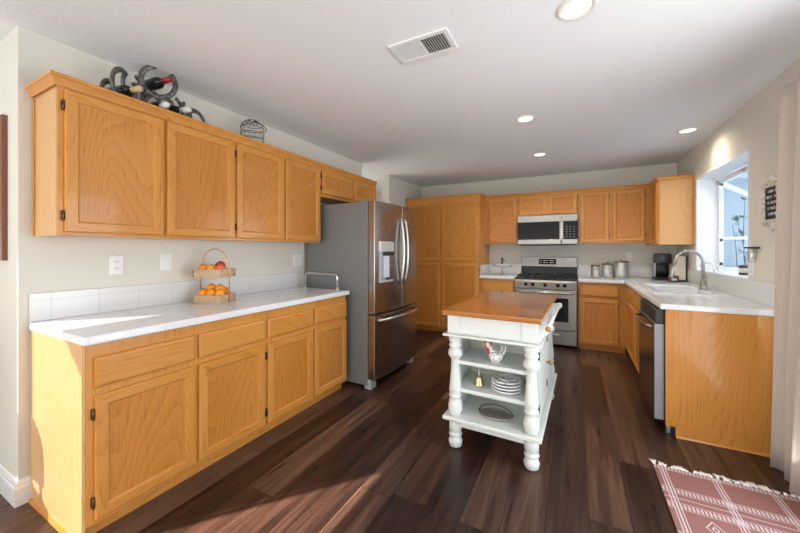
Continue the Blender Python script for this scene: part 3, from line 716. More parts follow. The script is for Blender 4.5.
# ------------------------------------------------------------------ island
IR = -1.3 * D2R
isl = thing('kitchen_island', 'white kitchen island with wooden top, turned legs and open shelves', 'island', (2.039, 2.630, 0), rot=IR)
def ib(name, m, parent=isl, bevel=.003, **k): return lambda mb: mb.build(name, m, parent, bevel, **k)
top = MB(); top.box(-.302, .302, -.60, .60, .870, .900); ib('wooden_top', CHERRY[0], bevel=.007, seg=3)(top)
m = MB(); m.box(-.268, .268, -.555, .555, .748, .8695); ib('apron', WHITE)(m)
for sx in (-1, 1):
    for sy in (-1, 1):
        m = MB(); cx_, cy_ = sx * .2305, sy * .5185
        m.box(cx_ - .043, cx_ + .043, cy_ - .043, cy_ + .043, .748, .869); ib('corner_block', WHITE, bevel=.003)(m)
m = MB(); m.prism([(-.300, -.590, .732), (-.300, .590, .732), (.300, .590, .732), (.300, -.590, .732)], (0, 0, .0155)); ib('ledge', WHITE, bevel=.006)(m)
LEGP = [(.0, .7315), (.036, .7315), (.037, .70), (.030, .682), (.037, .672), (.037, .662), (.027, .652), (.041, .63), (.042, .605), (.028, .585), (.024, .57), (.027, .50), (.034, .40), (.036, .37), (.028, .352), (.037, .343), (.037, .333), (.028, .325), (.036, .305), (.042, .27), (.040, .24), (.034, .228), (.034, .2155), (0, .2155)]
FOOTP = [(0, .1895), (.038, .1895), (.038, .115), (.033, .110), (.028, .100), (.040, .092), (.040, .084), (.028, .075), (.034, .066), (.042, .040), (.036, .012), (.020, .0005), (0, .0005)]
for sx in (-1, 1):
    for sy in (-1, 1):
        c_ = (.238 if sx > 0 else -.232, sy * .525, 0)
        lg = MB().lathe([(a * 1.13, b) for a, b in LEGP], c_, 24).build('leg', WHITE, isl); MB().lathe([(a * 1.08, b) for a, b in FOOTP], c_, 24).build('foot', WHITE, lg)
m = MB(); m.box(-.300, .300, -.59, .59, .190, .215); ib('tray_shelf', WHITE, bevel=.006)(m)
m = MB(); m.box(-.235, .235, -.54, -.525, .142, .1895).box(-.25, -.235, -.5, .5, .142, .1895).box(.235, .25, -.5, .5, .142, .1895); ib('lower_rail', WHITE)(m)
m = MB(); m.box(-.2305, .2305, -.20, -.185, .2155, .7315); ib('back_panel', NICHE, bevel=0)(m)
for sx in (-1, 1):
    m = MB(); x0_, x1_ = sorted((sx * .231, sx * .246)); m.box(x0_, x1_, -.478, .478, .2155, .7315); ib('side_panel', WHITE, bevel=.001)(m)
for zt in (.572, .392):
    m = MB(); m.box(-.2305, .2305, -.535, -.2005, zt - .024, zt); ib('shelf', WHITE, bevel=.003)(m)
m = MB(); m.box(-.2305, .2305, .463, .478, .2155, .7315); ib('end_panel', WHITE)(m)
for (y0, y1, kn) in ((-.462, -.012, -.06), (.002, .452, .40)):
    m = MB(); m.box(.2465, .271, y0, y1, .235, .71)
    dd = m.build('door', WHITE, isl, .002)
    m = MB()
    for k in range(7):
        yy = y0 + .05 + k * (y1 - y0 - .10) / 7; m.box(.2712, .2745, yy + .003, yy + (y1 - y0 - .1) / 7 - .003, .27, .645)
    m.build('beadboard', WHITE, dd, .0015)
    if y0 < -.1: MB().lathe([(0, 0), (.007, 0), (.007, .012), (.016, .018), (.018, .026), (.012, .034), (0, .036)], (.272, kn, .50), 16, (1, 0, 0)).build('knob', KNOBW, dd)
    hy = y0 - .008 if y0 < -.1 else y0 - .002
    for zz in (.63, .31): MB().box(.2465, .2765, hy - .008, hy + .010, zz, zz + .045).build('hinge', BLACKM, dd)
# towel bar on its scrolled brackets
tb = MB()
for yy in (-.50, .40):
    b = MB(); pr = [(0.2685, 0.735), (0.2800, 0.735), (0.2980, 0.775), (0.3250, 0.800), (0.3480, 0.825), (0.3480, 0.848), (0.3300, 0.856), (0.2980, 0.850), (0.2685, 0.845)]
    b.prism([(q[0], yy, q[1]) for q in pr], (0, .02, 0)); b.build('towel_bracket', WHITE, isl, .003)
tbr = MB().cyl((.328, -.525, .835), (.328, .445, .835), .010, 14).build('towel_bar', WHITE, isl)
for yy, sg_ in ((-.524, -1), (.444, 1)): MB().lathe([(0, 0), (.013, .002), (.016, .010), (.012, .02), (0, .022)], (.328, yy, .835), 14, (0, sg_, 0)).build('end_knob', KNOBW, tbr)

def on_isl(x, y, z):
    c, s_ = math.cos(IR), math.sin(IR); return (2.039 + c * x - s_ * y, 2.630 + s_ * x + c * y, z)
# things in the island
P = on_isl(.012, -.45, .5725)
ro = thing('rooster_pitcher', 'white speckled rooster pitcher with red comb on the top island shelf', 'pitcher', P)
px_, py_, pz_ = P
def rp(x, y, z): return (px_ + x, py_ + y, pz_ + z)
m = MB().lathe([(0, 0), (.030, 0), (.031, .006), (.040, .020), (.046, .040), (.042, .056), (.028, .068), (0, .073)], P, 20)
m.tube([rp(-.010, 0, .045), rp(-.032, -.003, .072), rp(-.043, -.004, .098)], [.034, .024, .018], 12)
m.sphere(rp(-.047, -.005, .106), .019, 14, 10)
m.tube([rp(.020, 0, .045), rp(.048, 0, .062), rp(.064, 0, .088), rp(.058, 0, .112), rp(.046, 0, .118)], [.024, .018, .014, .010, .004], 10, flat=.5)
m.tube([rp(.018, 0, .055), rp(.036, 0, .076), rp(.044, 0, .098), rp(.036, 0, .110)], [.018, .013, .009, .004], 10, flat=.5)
m.build('body', ROOSTER, ro)
m = MB()
for k in range(5): m.sphere(rp(-.066 + k * .0095, -.006, .118 + (.0, .005, .007, .005, -.002)[k]), .0095, 10, 8)
m.sphere(rp(-.056, -.016, .082), .013, 10, 8, (.8, .7, 1.6)).sphere(rp(-.040, -.024, .068), .013, 10, 8, (.8, .6, 1.5)).sphere(rp(-.058, -.014, .100), .010, 10, 8); m.build('comb', RED, ro)
MB().lathe([(0, .016), (.006, .006), (.007, 0)], rp(-.064, -.006, .105), 8, (-1, 0, 0)).build('beak', mat('yellow_beak', (.6, .33, .05), .3), ro)
P = on_isl(-.105, -.42, .3925)
be = thing('hand_bell', 'small brass hand bell on the middle island shelf', 'bell', P)
MB().lathe([(0, .001), (.037, 0), (.038, .004), (.030, .016), (.024, .036), (.020, .052), (.010, .062), (0, .063)], P, 24).build('bell_cup', BRASS, be)
MB().lathe([(0, .062), (.005, .062), (.004, .072), (.007, .08), (.004, .092), (.0035, .125), (0, .128)], P, 14).build('handle', LABEL, be)
P = on_isl(.072, -.42, .3922)
names = ['bottom white plate of the stack on the middle island shelf', 'second white plate up in the stack on the middle island shelf', 'third white plate up in the island stack, just under the patterned plate', 'topmost plate of the island stack, white with a grey pattern']
for k in range(4):
    mm = PORC if k < 3 else PLATEART
    q = (P[0] + .001 * (k % 2), P[1], P[2] + k * .0195)
    o = MB().lathe([(0, 0), (.052, 0), (.056, .002), (.084, .009), (.092, .011), (.0935, .0145), (.092, .0185), (.087, .0185), (.056, .0075), (.046, .0065), (0, .0065)], q, 32).build('plate', mm, None, origin=q)
    tag(o, names[k], 'plate', 'plates stacked on the island')
q = (P[0] + .0, P[1] + .002, P[2] + 3 * .0195 + .0067)
o = MB().lathe([(0, 0), (.040, 0), (.044, .004), (.066, .018), (.067, .021), (.062, .021), (.042, .009), (0, .007)], q, 28).build('small_dish', PLATEART, None, origin=q)
tag(o, 'small patterned dish on top of the island plate stack', 'dish')
P = on_isl(.005, -.44, .2155)
tr = thing('oval_tray', 'oval pewter tray with a wire handle on the bottom island shelf', 'tray', P)
m = MB(); seg = 36; pr = None
for r_, z in ((.0, .004), (.075, .004), (.092, .010), (.100, .018), (.103, .018), (.094, .006), (.076, .0), (0, 0)):
    v = [m.bm.verts.new((P[0] + r_ * math.cos(2 * PI * k / seg), P[1] + .68 * r_ * math.sin(2 * PI * k / seg), P[2] + z)) for k in range(seg)] if r_ else [m.bm.verts.new((P[0], P[1], P[2] + z))]
    if pr:
        for k in range(seg):
            k2 = (k + 1) % seg
            m.bm.faces.new((pr[0], v[k], v[k2]) if len(pr) == 1 else (pr[k], v[0], pr[k2]) if len(v) == 1 else (pr[k], v[k], v[k2], pr[k2])).smooth = True
    pr = v
m.build('dish', PEWTER, tr)
MB().tube([(P[0] + .104 * math.cos(a), P[1] + .03 * math.sin(a) * 0 + .02, P[2] + .018 + .05 * math.sin(a)) for a in [PI * k / 16 for k in range(17)]], .0035, 8).build('handle', WIRE, tr)
for sx in (-1, 1): MB().sphere((P[0] + sx * .104, P[1] + .018, P[2] + .018), .007, 10, 8).build('handle_knob', BLACKM, tr)

# ------------------------------------------------------------------ left counter: basket of fruit, rail
bx, by, bz = .205, 1.495, .9175
bk = thing('fruit_basket', 'two-tier tan wicker fruit basket with an arched copper handle', 'basket', (bx, by, bz), rot=0)
ang = 24 * D2R
def bp(u, v, z): return (bx + u * math.cos(ang) - v * math.sin(ang), by + u * math.sin(ang) + v * math.cos(ang), bz + z)
HU, HV = .102, .082
for z0, nm in ((.004, 'lower_tier'), (.184, 'upper_tier')):
    m = MB(); hh = .05
    m.quad([bp(-HU, -HV, z0), bp(HU, -HV, z0), bp(HU, HV, z0), bp(-HU, HV, z0)])
    for (a, b) in (((-HU, -HV), (HU, -HV)), ((HU, -HV), (HU, HV)), ((HU, HV), (-HU, HV)), ((-HU, HV), (-HU, -HV))):
        for zz in (z0, z0 + .017, z0 + .034, z0 + hh): m.tube([bp(*a, zz), bp(*b, zz)], .0045, 6)
        L = math.hypot(b[0] - a[0], b[1] - a[1]); n = int(L / .022)
        for i in range(n + 1):
            q = i / n; u, v = a[0] + (b[0] - a[0]) * q, a[1] + (b[1] - a[1]) * q
            m.tube([bp(u, v, z0), bp(u, v, z0 + hh)], .004, 6)
        m.quad([bp(*a, z0), bp(*b, z0), bp(*b, z0 + hh * .9), bp(*a, z0 + hh * .9)])
    m.build(nm, RATTAN, bk)
arc = [bp(-HU - .006, 0, 0.0), bp(-HU - .006, 0, .23)] + [bp(-(HU + .006) * math.cos(PI * k / 18), 0, .235 + .145 * math.sin(PI * k / 18)) for k in range(19)] + [bp(HU + .006, 0, .23), bp(HU + .006, 0, 0.0)]
MB().tube(arc, .005, 8).build('handle', ROPEW, bk)
def fruit_at(name, label, u, v, z, r, m, group, sc=(1, 1, 1)):
    p = Vector(bp(u * .86, v * .86, z + .02)); o = thing(name, label, 'fruit', p, group)
    MB().sphere(p, r, 18, 12, sc).build('flesh', m, o)
    MB().cyl(p + Vector((0, 0, r * sc[2] * .93)), p + Vector((.002, 0, r * sc[2] * 1.04)), .004, 8).build('stem', LEAF, o)
LO = 'oranges in the lower basket tier'; UP = 'fruit in the upper basket tier'
for lab, u, v, z in (('leftmost front orange in the lower basket tier', -.070, -.04, .046), ('middle front orange in the lower basket tier', .0, -.043, .046),
                     ('rightmost front orange in the lower basket tier', .070, -.04, .046), ('orange on top of the pile at the left of the lower basket tier', -.030, .0, .079),
                     ('orange on top of the pile at the right of the lower basket tier', .042, .004, .074), ('left back orange in the lower basket tier', -.066, .042, .046), ('right back orange in the lower basket tier', .066, .044, .046)):
    fruit_at('orange', lab, u, v, z, .034, ORANGE, LO)
fruit_at('orange', 'small orange at the left end of the upper basket tier', -.072, -.035, .222, .031, ORANGE, UP)
fruit_at('mango', 'yellow-orange mango in the middle of the upper basket tier', -.006, -.035, .220, .033, YELLOW, UP, (1.15, .9, .9))
fruit_at('apple', 'dark red apple behind, on the right of the upper basket tier', .026, .035, .236, .036, APPLE, UP)
fruit_at('apple', 'orange-red apple at the right end of the upper basket tier', .070, -.035, .222, .033, fruit('red_orange_skin', (.62, .07, .03), (.72, .2, .05)), UP)
fruit_at('orange', 'orange hidden at the back left of the upper basket tier', -.055, .04, .216, .032, ORANGE, UP)
rl = thing('chrome_rail', 'arched chrome rail standing on the counter against the refrigerator', 'rail', (.3, 2.49, .9175))
pth = [(.14, 2.47, .92), (.14, 2.47, 1.03)] + [(.175 - .035 * math.cos(a), 2.47, 1.03 + .035 * math.sin(a)) for a in [PI / 2 * k / 6 for k in range(1, 7)]] + [(.50 + .035 * math.sin(a), 2.47, 1.03 + .035 * math.cos(a)) for a in [PI / 2 * k / 6 for k in range(0, 7)]] + [(.535, 2.47, .92)]
MB().tube(pth, .010, 10).build('bar', CHROME, rl)
for xx in (.14, .535): MB().lathe([(0, 0), (.018, 0), (.018, .006), (.011, .012), (0, .012)], (xx, 2.47, .9175)).build('foot', CHROME, rl)

# ------------------------------------------------------------------ on top of the left cabinets: horseshoe wine rack, wire cloche
zc = 2.0925
rk = thing('wine_rack', 'welded horseshoe wine rack on top of the near wall cabinet', 'rack', (.17, 1.13, zc))
def shoe(c, r, nrm, up, parent=rk, gap=62, name='horseshoe'):
    n = Vector(nrm).normalized(); u = Vector(up); u = (u - n * u.dot(n)).normalized(); s_ = u.cross(n); c = Vector(c)
    pts = []
    for k in range(23):
        a = (gap / 2 + (360 - gap) * k / 22) * D2R; rr_ = r * (1 - .10 * abs(math.cos(a)) * (1 if abs(a - PI) > PI / 2 else 0))
        pts.append(c + u * rr_ * math.cos(a) * 1.12 + s_ * rr_ * math.sin(a))
    MB().tube(pts, [.0155] * 23, 8, flat=.45, up=n).build(name, IRON, parent)
XX = .17
shoe((XX + .02, 1.14, 2.345), .088, (1, -.40, 0), (.05, .30, 1))
shoe((XX, .905, 2.165), .074, (.80, .60, 0), (-.1, .45, 1))
shoe((XX + .03, .955, 2.235), .084, (.85, .5, 0), (-.1, .45, 1))
shoe((XX - .02, 1.02, 2.265), .080, (.85, .5, 0), (0, -.3, 1))
shoe((XX + .01, 1.08, 2.205), .074, (1, .15, 0), (0, .4, 1))
shoe((XX + .02, 1.235, 2.205), .074, (.9, .45, 0), (0, -.45, 1))
shoe((XX - .03, 1.165, 2.21), .074, (.9, -.4, 0), (0, .4, 1))
shoe((XX, 1.315, 2.195), .076, (.80, .60, 0), (0, .3, 1))
shoe((XX + .01, 1.375, 2.155), .082, (.9, .3, 0), (0, -.25, -1))
m = MB()
for zz, xx in ((2.1, .10), (2.1, .25)): m.cyl((xx, .85, zz), (xx, 1.46, zz), .006, 8)
m.build('base_bar', IRON, rk)
BOT = [(0, 0), (.032, 0), (.035, .004), (.035, .155), (.031, .175), (.018, .198), (.0145, .21), (.0145, .265), (0, .266)]
def bottle(label, tip, d, cap):
    d = Vector(d).normalized(); c = Vector(tip) - d * .27; b = thing('wine_bottle', label, 'bottle', c, 'wine bottles in the horseshoe rack')
    MB().lathe(BOT, c, 20, d).build('glass', GLASSB, b)
    MB().lathe([(.0152, .205), (.0165, .207), (.0165, .268), (0, .2695)], c, 16, d).build('capsule', cap, b)
bottle('dark wine bottle with a red capsule in the topmost horseshoe', (.275, 1.165, 2.350), (.985, .15, .05), CAPRED)
bottle('dark wine bottle with a cream capsule at the left of the horseshoe rack', (.295, .995, 2.215), (.97, .22, .02), CAPCREAM)
bottle('dark wine bottle with a white capsule low in the horseshoe rack', (.315, 1.125, 2.170), (1, .0, -.02), CAPWHITE)
bottle('wine bottle with a white capsule at the right of the horseshoe rack', (.285, 1.275, 2.200), (.95, .30, 0), CAPWHITE)

cl = thing('wire_cloche', 'domed wire cloche basket on top of the left wall cabinets', 'basket', (.19, 1.83, zc))
m = MB(); cx2, cy2 = .19, 1.82; R_ = .088
def ring(r, z): m.tube([(cx2 + r * math.cos(2 * PI * k / 24), cy2 + r * math.sin(2 * PI * k / 24), z) for k in range(24)], .0022, 5, True)
Hc = .25
def rz(q): return (R_, q * .17) if q < 1 else (R_ * math.cos((q - 1) * PI / 2), .17 + .07 * math.sin((q - 1) * PI / 2))
for q in (0, .25, .5, .75, 1, 1.3, 1.6):
    r_, z_ = rz(q); ring(max(r_, .01), zc + .003 + z_)
for sgn in (-1, 1):
    for k in range(14):
        pts = []
        for i in range(17):
            q = i / 16 * 1.9; r_, z_ = rz(q); a = 2 * PI * k / 14 + sgn * q * .55
            pts.append((cx2 + r_ * math.cos(a), cy2 + r_ * math.sin(a), zc + .003 + z_))
        m.tube(pts, .0011, 4)
m.build('wire_mesh', WIRE, cl)
MB().tube([(cx2 + .02, cy2 - .105 - .03 * 0, zc + .17)] + [(cx2 + .06 + .03 * math.sin(PI * k / 10), cy2 - .105 + .21 * k / 10, zc + .17 + .03 * math.sin(PI * k / 10)) for k in range(1, 10)] + [(cx2 + .02, cy2 + .105, zc + .17)], .003, 6).build('handle', WIRE, cl)

# ------------------------------------------------------------------ back counter things
P = (1.50, 5.24, .9175)
ss = thing('serving_stand', 'white tiered serving stand with dark finial left of the range', 'stand', P)
MB().lathe([(0, 0), (.06, 0), (.062, .006), (.02, .02), (.012, .05), (.010, .10), (.014, .115), (0, .115)], P, 24).build('pedestal', PEWTER, ss)
MB().lathe([(0, .105), (.05, .106), (.13, .118), (.152, .155), (.155, .157), (.150, .165), (.128, .128), (.05, .115), (0, .114)], P, 32).build('dish', PORC, ss)
MB().lathe([(0, .112), (.011, .112), (.010, .16), (.016, .175), (.009, .19), (.010, .215), (.02, .235), (.016, .25), (.0, .258)], P, 18).build('finial', BLACKM, ss)
hd = MB(); hd.tube([(P[0] + .01, P[1] - .01, P[2] + .2), (P[0] + .05, P[1] - .02, P[2] + .215), (P[0] + .06, P[1] - .02, P[2] + .19)], .005, 8); hd.build('finial_leaf', BLACKM, ss)
def canister(label, x, y, r, h, first=None):
    c = thing('canister', label, 'canister', (x, y, .9175), 'galvanised canisters on the back counter')
    z = .9175
    MB().lathe([(0, 0), (r * .97, 0), (r, .004), (r, h), (0, h)], (x, y, z), 28).build('body', GALV, c)
    l_ = MB().lathe([(r * 1.03, h - .012), (r * 1.04, h - .010), (r * 1.04, h + .002), (r * .9, h + .010), (.0, h + .013)], (x, y, z), 28).build('lid', mat('dark_lid_metal', (.20, .20, .19), .45, .8), c)
    MB().lathe([(0, h + .012), (.006, h + .012), (.006, h + .02), (.012, h + .026), (.010, h + .034), (0, h + .036)], (x, y, z), 14).build('knob', KNOBW, l_)
canister('smallest galvanised canister, left one of the three', 2.742, 5.40, .054, .155)
canister('middle-sized galvanised canister between the other two', 2.882, 5.40, .062, .178)
canister('largest galvanised canister, right one of the three', 3.040, 5.39, .076, .215)
P = (3.46, 5.27, .9175)
cm = thing('coffee_maker', 'black pod coffee maker in the counter corner', 'coffee maker', P)
x_, y_, z_ = P
MB().box(x_ - .085, x_ + .085, y_ - .11, y_ + .10, z_, z_ + .035).build('drip_base', BLACKM, cm, .012, 3)
MB().box(x_ - .08, x_ + .08, y_ + .0, y_ + .10, z_ + .0355, z_ + .22).build('body', BLACK, cm, .012, 3)
MB().lathe([(0, .205), (.083, .205), (.092, .215), (.092, .315), (.084, .33), (0, .333)], (x_, y_ - .01, z_), 28).build('brew_head', mat('slate_plastic', (.055, .065, .08), .35), cm)
MB().lathe([(0, .185), (.02, .185), (.028, .206), (0, .206)], (x_, y_ - .05, z_), 16).build('spout', BLACKM, cm)
for sx in (-1, 1): MB().box(x_ + sx * .078 - .008, x_ + sx * .078 + .008, y_ - .04, y_, z_ + .0355, z_ + .21).build('side_post', LGREY, cm, .003)
P = (3.578, 5.06, .9175); x_, y_, z_ = P
bb = thing('bread_box', 'upright cream box with dark edges beside the coffee maker', 'box', P)
MB().box(x_ - .045, x_ + .056, y_ - .055, y_ + .06, z_ + .018, z_ + .30).build('body', mat('cream_enamel', (.80, .75, .66), .35), bb, .006)
MB().box(x_ - .05, x_ + .066, y_ - .06, y_ + .065, z_, z_ + .0175).build('base', BLACKM, bb, .003)
MB().box(x_ + .0565, x_ + .0665, y_ - .06, y_ + .065, z_ + .018, z_ + .305).build('side_rail', BLACKM, bb, .003)
P = (3.505, 4.93, .9175); x_, y_, z_ = P
tn = thing('small_tin', 'small dark tin with a pale label in front of the cream box', 'tin', P)
MB().box(x_ - .045, x_ + .045, y_ - .03, y_ + .03, z_, z_ + .075).build('body', mat('charcoal_tin', (.07, .06, .06), .4), tn, .006)
MB().box(x_ - .025, x_ + .025, y_ - .0315, y_ - .029, z_ + .018, z_ + .045).build('label', LABEL, tn)

# ------------------------------------------------------------------ wall plates, picture, sign, wall jar
def plate(kind, label, p, N, U, w=.072, h=.116, gangs=1, sockets=True):
    p, N, U = Vector(p), Vector(N), Vector(U); o = thing(kind, label, 'outlet' if sockets else 'switch', p)
    F = Face(p, U, N); m = MB(); F.loops(m, -w / 2, w / 2, -h / 2, h / 2, [(0, .0005), (0, .003), (.003, .006)], True, False); m.build('cover_plate', PLASTIC, o)
    for g_ in range(gangs):
        a = (g_ - (gangs - 1) / 2) * .046
        if sockets:
            for zz in (-.02, .02):
                m = MB(); F.box(m, a - .016, a + .016, zz - .014, zz + .014, .006, .0075); s_ = m.build('socket', PLASTIC, o, .003)
                m = MB(); F.box(m, a - .008, a - .005, zz - .004, zz + .006, .0075, .0079); F.box(m, a + .005, a + .008, zz - .004, zz + .006, .0075, .0079); m.build('slot', BLACKM, s_)
        else:
            m = MB(); F.box(m, a - .016, a + .016, -.032, .032, .006, .0075); m.build('rocker', PLASTIC, o, .002)
plate('wall_outlet', 'white outlet on the left wall at the near end of the counter', (0, .999, 1.197), (1, 0, 0), (0, 1, 0))
plate('light_switch', 'white rocker switch on the left wall between the outlet and the fruit basket', (0, 1.279, 1.207), (1, 0, 0), (0, 1, 0), sockets=False)
plate('light_switch', 'white double switch on the left wall beside the refrigerator', (0, 2.50, 1.19), (1, 0, 0), (0, 1, 0), .118, gangs=2, sockets=False)
plate('wall_outlet', 'white outlet on the back wall right of the canisters', (3.15, D, 1.20), (0, -1, 0), (1, 0, 0))
plate('wall_outlet', 'white outlet on the right wall below the wall jar', (W, 3.42, 1.15), (-1, 0, 0), (0, 1, 0))
pf = thing('picture_frame', 'dark wooden framed picture at the left edge, on the wall end', 'picture', (-.42, .585, 1.62))
FF = Face((0, .5895, 0), (1, 0, 0), (0, -1, 0))
m = MB(); FF.loops(m, -.70, -.155, 1.235, 2.0, [(0, 0), (0, .02), (.008, .028), (.03, .028), (.045, .014), (.05, .010), (.05, .005)], False, False); m.build('frame', FRAMEWOOD, pf)
m = MB(); FF.box(m, -.652, -.203, 1.283, 1.952, .003, .0055); m.build('print', PRINT, pf)

sg = thing('letter_board', 'dark letter board in an ornate distressed white frame by the curtain', 'sign', (W, 3.125, 1.6))
FS = Face((W - .0005, 3.125, 1.605), (0, -1, 0), (-1, 0, 0))
m = MB(); n = 64; inner = []; outer = []
for k in range(n):
    a = 2 * PI * k / n; ca, sa = math.cos(a), math.sin(a)
    sq = (abs(ca) ** 3 + abs(sa) ** 3) ** (-1 / 3); rr_ = 1 + .055 * math.cos(8 * a) + .03 * math.cos(16 * a)
    outer.append((.128 * sq * ca * rr_, .180 * sq * sa * rr_))
    s4 = 1 / max(abs(ca) , abs(sa)); inner.append((.082 * s4 * ca, .108 * s4 * sa))
def lp(pts, d): return [m.bm.verts.new(FS.p(q[0], q[1], d)) for q in pts]
mid = [((a[0] * .55 + b[0] * .45), (a[1] * .55 + b[1] * .45)) for a, b in zip(inner, outer)]
rs = [lp(outer, 0), lp(outer, .012), lp(mid, .026), lp(inner, .014), lp(inner, 0)]
for a, b in zip(rs, rs[1:]):
    for k in range(n): m.bm.faces.new((a[k], b[k], b[(k + 1) % n], a[(k + 1) % n]))
m.build('frame', DISTRESS, sg)
m = MB(); FS.box(m, -.0825, .0825, -.1085, .1085, .001, .010); m.build('board', FELT, sg)
m = MB(); rr = random.Random(5)
for r_ in range(5):
    a = -.066 + rr.random() * .012; z0_ = .070 - r_ * .038
    while a < .052 + rr.random() * .012:
        w_ = .008 + rr.random() * .004
        if rr.random() < .82:
            FS.box(m, a, a + .0025, z0_, z0_ + .018, .010, .0112)
            if rr.random() < .7: FS.box(m, a + .0025, a + w_, z0_ + .0155 * (rr.random() > .4), z0_ + .0155 * 0 + .0025 + .0155 * (rr.random() > 2), .010, .0112) if False else FS.box(m, a + .0025, a + w_, z0_ + .0155, z0_ + .018, .010, .0112)
            if rr.random() < .5: FS.box(m, a + w_ - .002, a + w_, z0_, z0_ + .0155, .010, .0112)
        a += w_ + .004
m.build('lettering', PLASTIC, sg)
wj = thing('wall_jar', 'clear glass wall jar under a flat black bracket by the window', 'jar', (W, 3.355, 1.25))
MB().box(W - .055, W - .0005, 3.305, 3.405, 1.300, 1.313).build('bracket', BLACKM, wj, .002)
MB().lathe([(.0, 1.20), (.016, 1.201), (.024, 1.212), (.027, 1.24), (.026, 1.28), (.023, 1.2995)], (W - .029, 3.355, 0), 24).build('glass_jar', JARGLASS, wj)

# ------------------------------------------------------------------ curtain, rug, chair
cu = thing('curtain', 'floor-length beige linen curtain at the right edge', 'curtain', (3.53, 2.48, .02))
m = MB(); nu, nz_ = 90, 14; grid = []
for j in range(nz_ + 1):
    q = j / nz_; z = .019 + 2.193 * q; row = []
    for i in range(nu + 1):
        s_ = i / nu; yfar = 2.795 - .105 * q; y = yfar - s_ * .56
        amp = .034 + .008 * math.sin(s_ * 17) ; ph = s_ * 2 * PI * 4.5 + .5 * math.sin(q * 2.2 + s_ * 4)
        x = 3.538 + .012 * q + amp * math.sin(ph + 2.2) + .012 * math.sin(q * 3 + s_ * 9) * (1 - q)
        y += .014 * math.sin(2 * ph + 1)
        row.append(m.bm.verts.new((x, y, z)))
    grid.append(row)
for j in range(nz_):
    for i in range(nu):
        m.bm.faces.new((grid[j][i], grid[j][i + 1], grid[j + 1][i + 1], grid[j + 1][i])).smooth = True
o = m.build('cloth', LINEN, cu); s_ = o.modifiers.new('thick', 'SOLIDIFY'); s_.thickness = .004
rd = thing('curtain_rod', 'dark curtain rod carrying the linen curtain over the patio door', 'rod', (3.618, 1.6, 2.16))
MB().cyl((3.618, .5, 2.16), (3.618, 2.66, 2.16), .010, 12).sphere((3.618, 2.665, 2.16), .013).build('pole', BRONZE, rd)
for yy in (.62, 2.62): MB().cyl((3.618, yy, 2.16), (W - .001, yy, 2.16), .007, 8).build('bracket', BRONZE, rd)

rug = thing('area_rug', 'woven rose and white patterned rug with cotton fringe, lower right', 'rug', (3.23, 1.65, 0.001))
MB().box(2.905, 3.60, .70, 2.478, .001, .010).build('weave', RUG, rug, .002)
tas = None; N_ = 27
for k in range(N_):
    xk = 2.912 + k * (.68 / (N_ - 1))
    if tas is None:
        m = MB()
        for j in range(5):
            dx = (j - 2) * .0035
            m.tube([(dx * .3, 0, .008), (dx * .9, .018, .009 + .003 * (j % 2)), (dx * 1.6, .040, .005), (dx * 2.4, .060, .004)], [.004, .0042, .0036, .002], 6)
        m.sphere((0, .004, .009), .007, 10, 8)
        tas = m.build('tassel', COTTON, rug, origin=(0, 0, 0)); tas.location = Vector((xk, 2.478, 0.0)) - ORG[rug.name]; continue
    c = tas.copy(); COL.objects.link(c); c.parent = rug; c.location = Vector((xk, 2.478, 0.0)) - ORG[rug.name]
    c.rotation_euler = (0, 0, random.uniform(-.9, .9)); c.scale = (random.uniform(.7, 1.1), random.uniform(.55, 1.05), random.uniform(.8, 1.3))

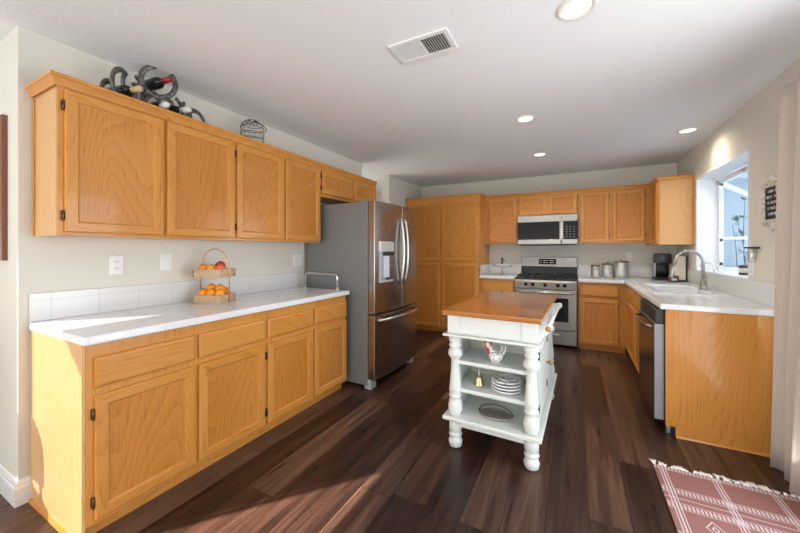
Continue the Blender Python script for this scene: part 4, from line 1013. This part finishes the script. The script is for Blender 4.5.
ch = thing('dining_chair', 'round-backed wooden dining chair just left of the picture', 'chair', (-.46, -.12, 0))
ax, ay = -.46, -.12
MB().lathe([(0, .43), (.20, .43), (.215, .445), (.21, .462), (0, .466)], (ax, ay, 0), 28).build('seat', FRAMEWOOD, ch)
m = MB(); m.prism([(ax + .19 * math.cos(PI * k / 16), ay + .19, .62 + .19 * math.sin(PI * k / 16)) for k in range(17)] + [(ax - .19, ay + .19, .50), (ax + .19, ay + .19, .50)], (0, .025, 0)); m.build('backrest', FRAMEWOOD, ch, .006)
for sx in (-1, 1):
    MB().cyl((ax + sx * .15, ay + .195, .44), (ax + sx * .15, ay + .2, .52), .015, 10).build('post', FRAMEWOOD, ch)
    for sy in (-1, 1): MB().cyl((ax + sx * .17, ay + sy * .16, 0.0), (ax + sx * .14, ay + sy * .13, .435), .014, 12, .02).build('leg', FRAMEWOOD, ch)

# ------------------------------------------------------------------ ceiling: vent, cans
vt = thing('ceiling_vent', 'white louvred air vent on the ceiling', 'vent', (1.742, 1.70, H))
m = MB(); x0, x1, y0, y1 = 1.570, 1.915, 1.605, 1.805; b_ = .028; zt, zb = H - .0005, H - .012
for q in ((x0, x1, y0, y0 + b_), (x0, x1, y1 - b_, y1), (x0, x0 + b_, y0 + b_, y1 - b_), (x1 - b_, x1, y0 + b_, y1 - b_), (1.735, 1.75, y0 + b_, y1 - b_)): m.box(*q, zb, zt)
m.build('frame', PLASTIC, vt, .003)
MB().box(x0 + b_, x1 - b_, y0 + b_, y1 - b_, H - .002, H - .0005).build('duct_shadow', BLACKM, vt)
for bank in range(2):
    xa, xb = (x0 + b_, 1.735) if bank == 0 else (1.75, x1 - b_)
    n = 10; dx = -.0035 if bank == 0 else .005
    for k in range(n):
        xk = xa + (xb - xa) * (k + .5) / n
        MB().prism([(xk - .001 + dx, y0 + b_, zb), (xk + .001 + dx, y0 + b_, zb), (xk + .001 - dx, y0 + b_, H - .0025), (xk - .001 - dx, y0 + b_, H - .0025)], (0, y1 - y0 - 2 * b_, 0)).build('slat', PLASTIC, vt)
def can(label, x, y, power, first=None):
    c = thing('recessed_light', label, 'ceiling light', (x, y, H), 'recessed ceiling lights')
    MB().lathe([(.088, -.0005), (.088, -.004), (.080, -.010), (.068, -.008), (.060, -.0008)], (x, y, H), 32).build('trim_ring', CANTRIM, c)
    MB().lathe([(0, -.002), (.060, -.002), (.060, -.0009)], (x, y, H), 28).build('lens', LENS, c)
    light('downlight', 'SPOT', (x, y, H - .02), (0, 0, -1), power, (1, .86, .69), spot_size=2.85, spot_blend=1.0, shadow_soft_size=.05)
can('large lit recessed light nearest the camera, at the top of the photo', 2.50, 1.765, 22)
can('lit recessed light over the island, mid ceiling', 2.11, 3.06, 40)
can('lit recessed light farthest away, in front of the range', 2.115, 4.28, 66)
can('lit recessed light beside the sink window wall', 3.435, 4.07, 26)
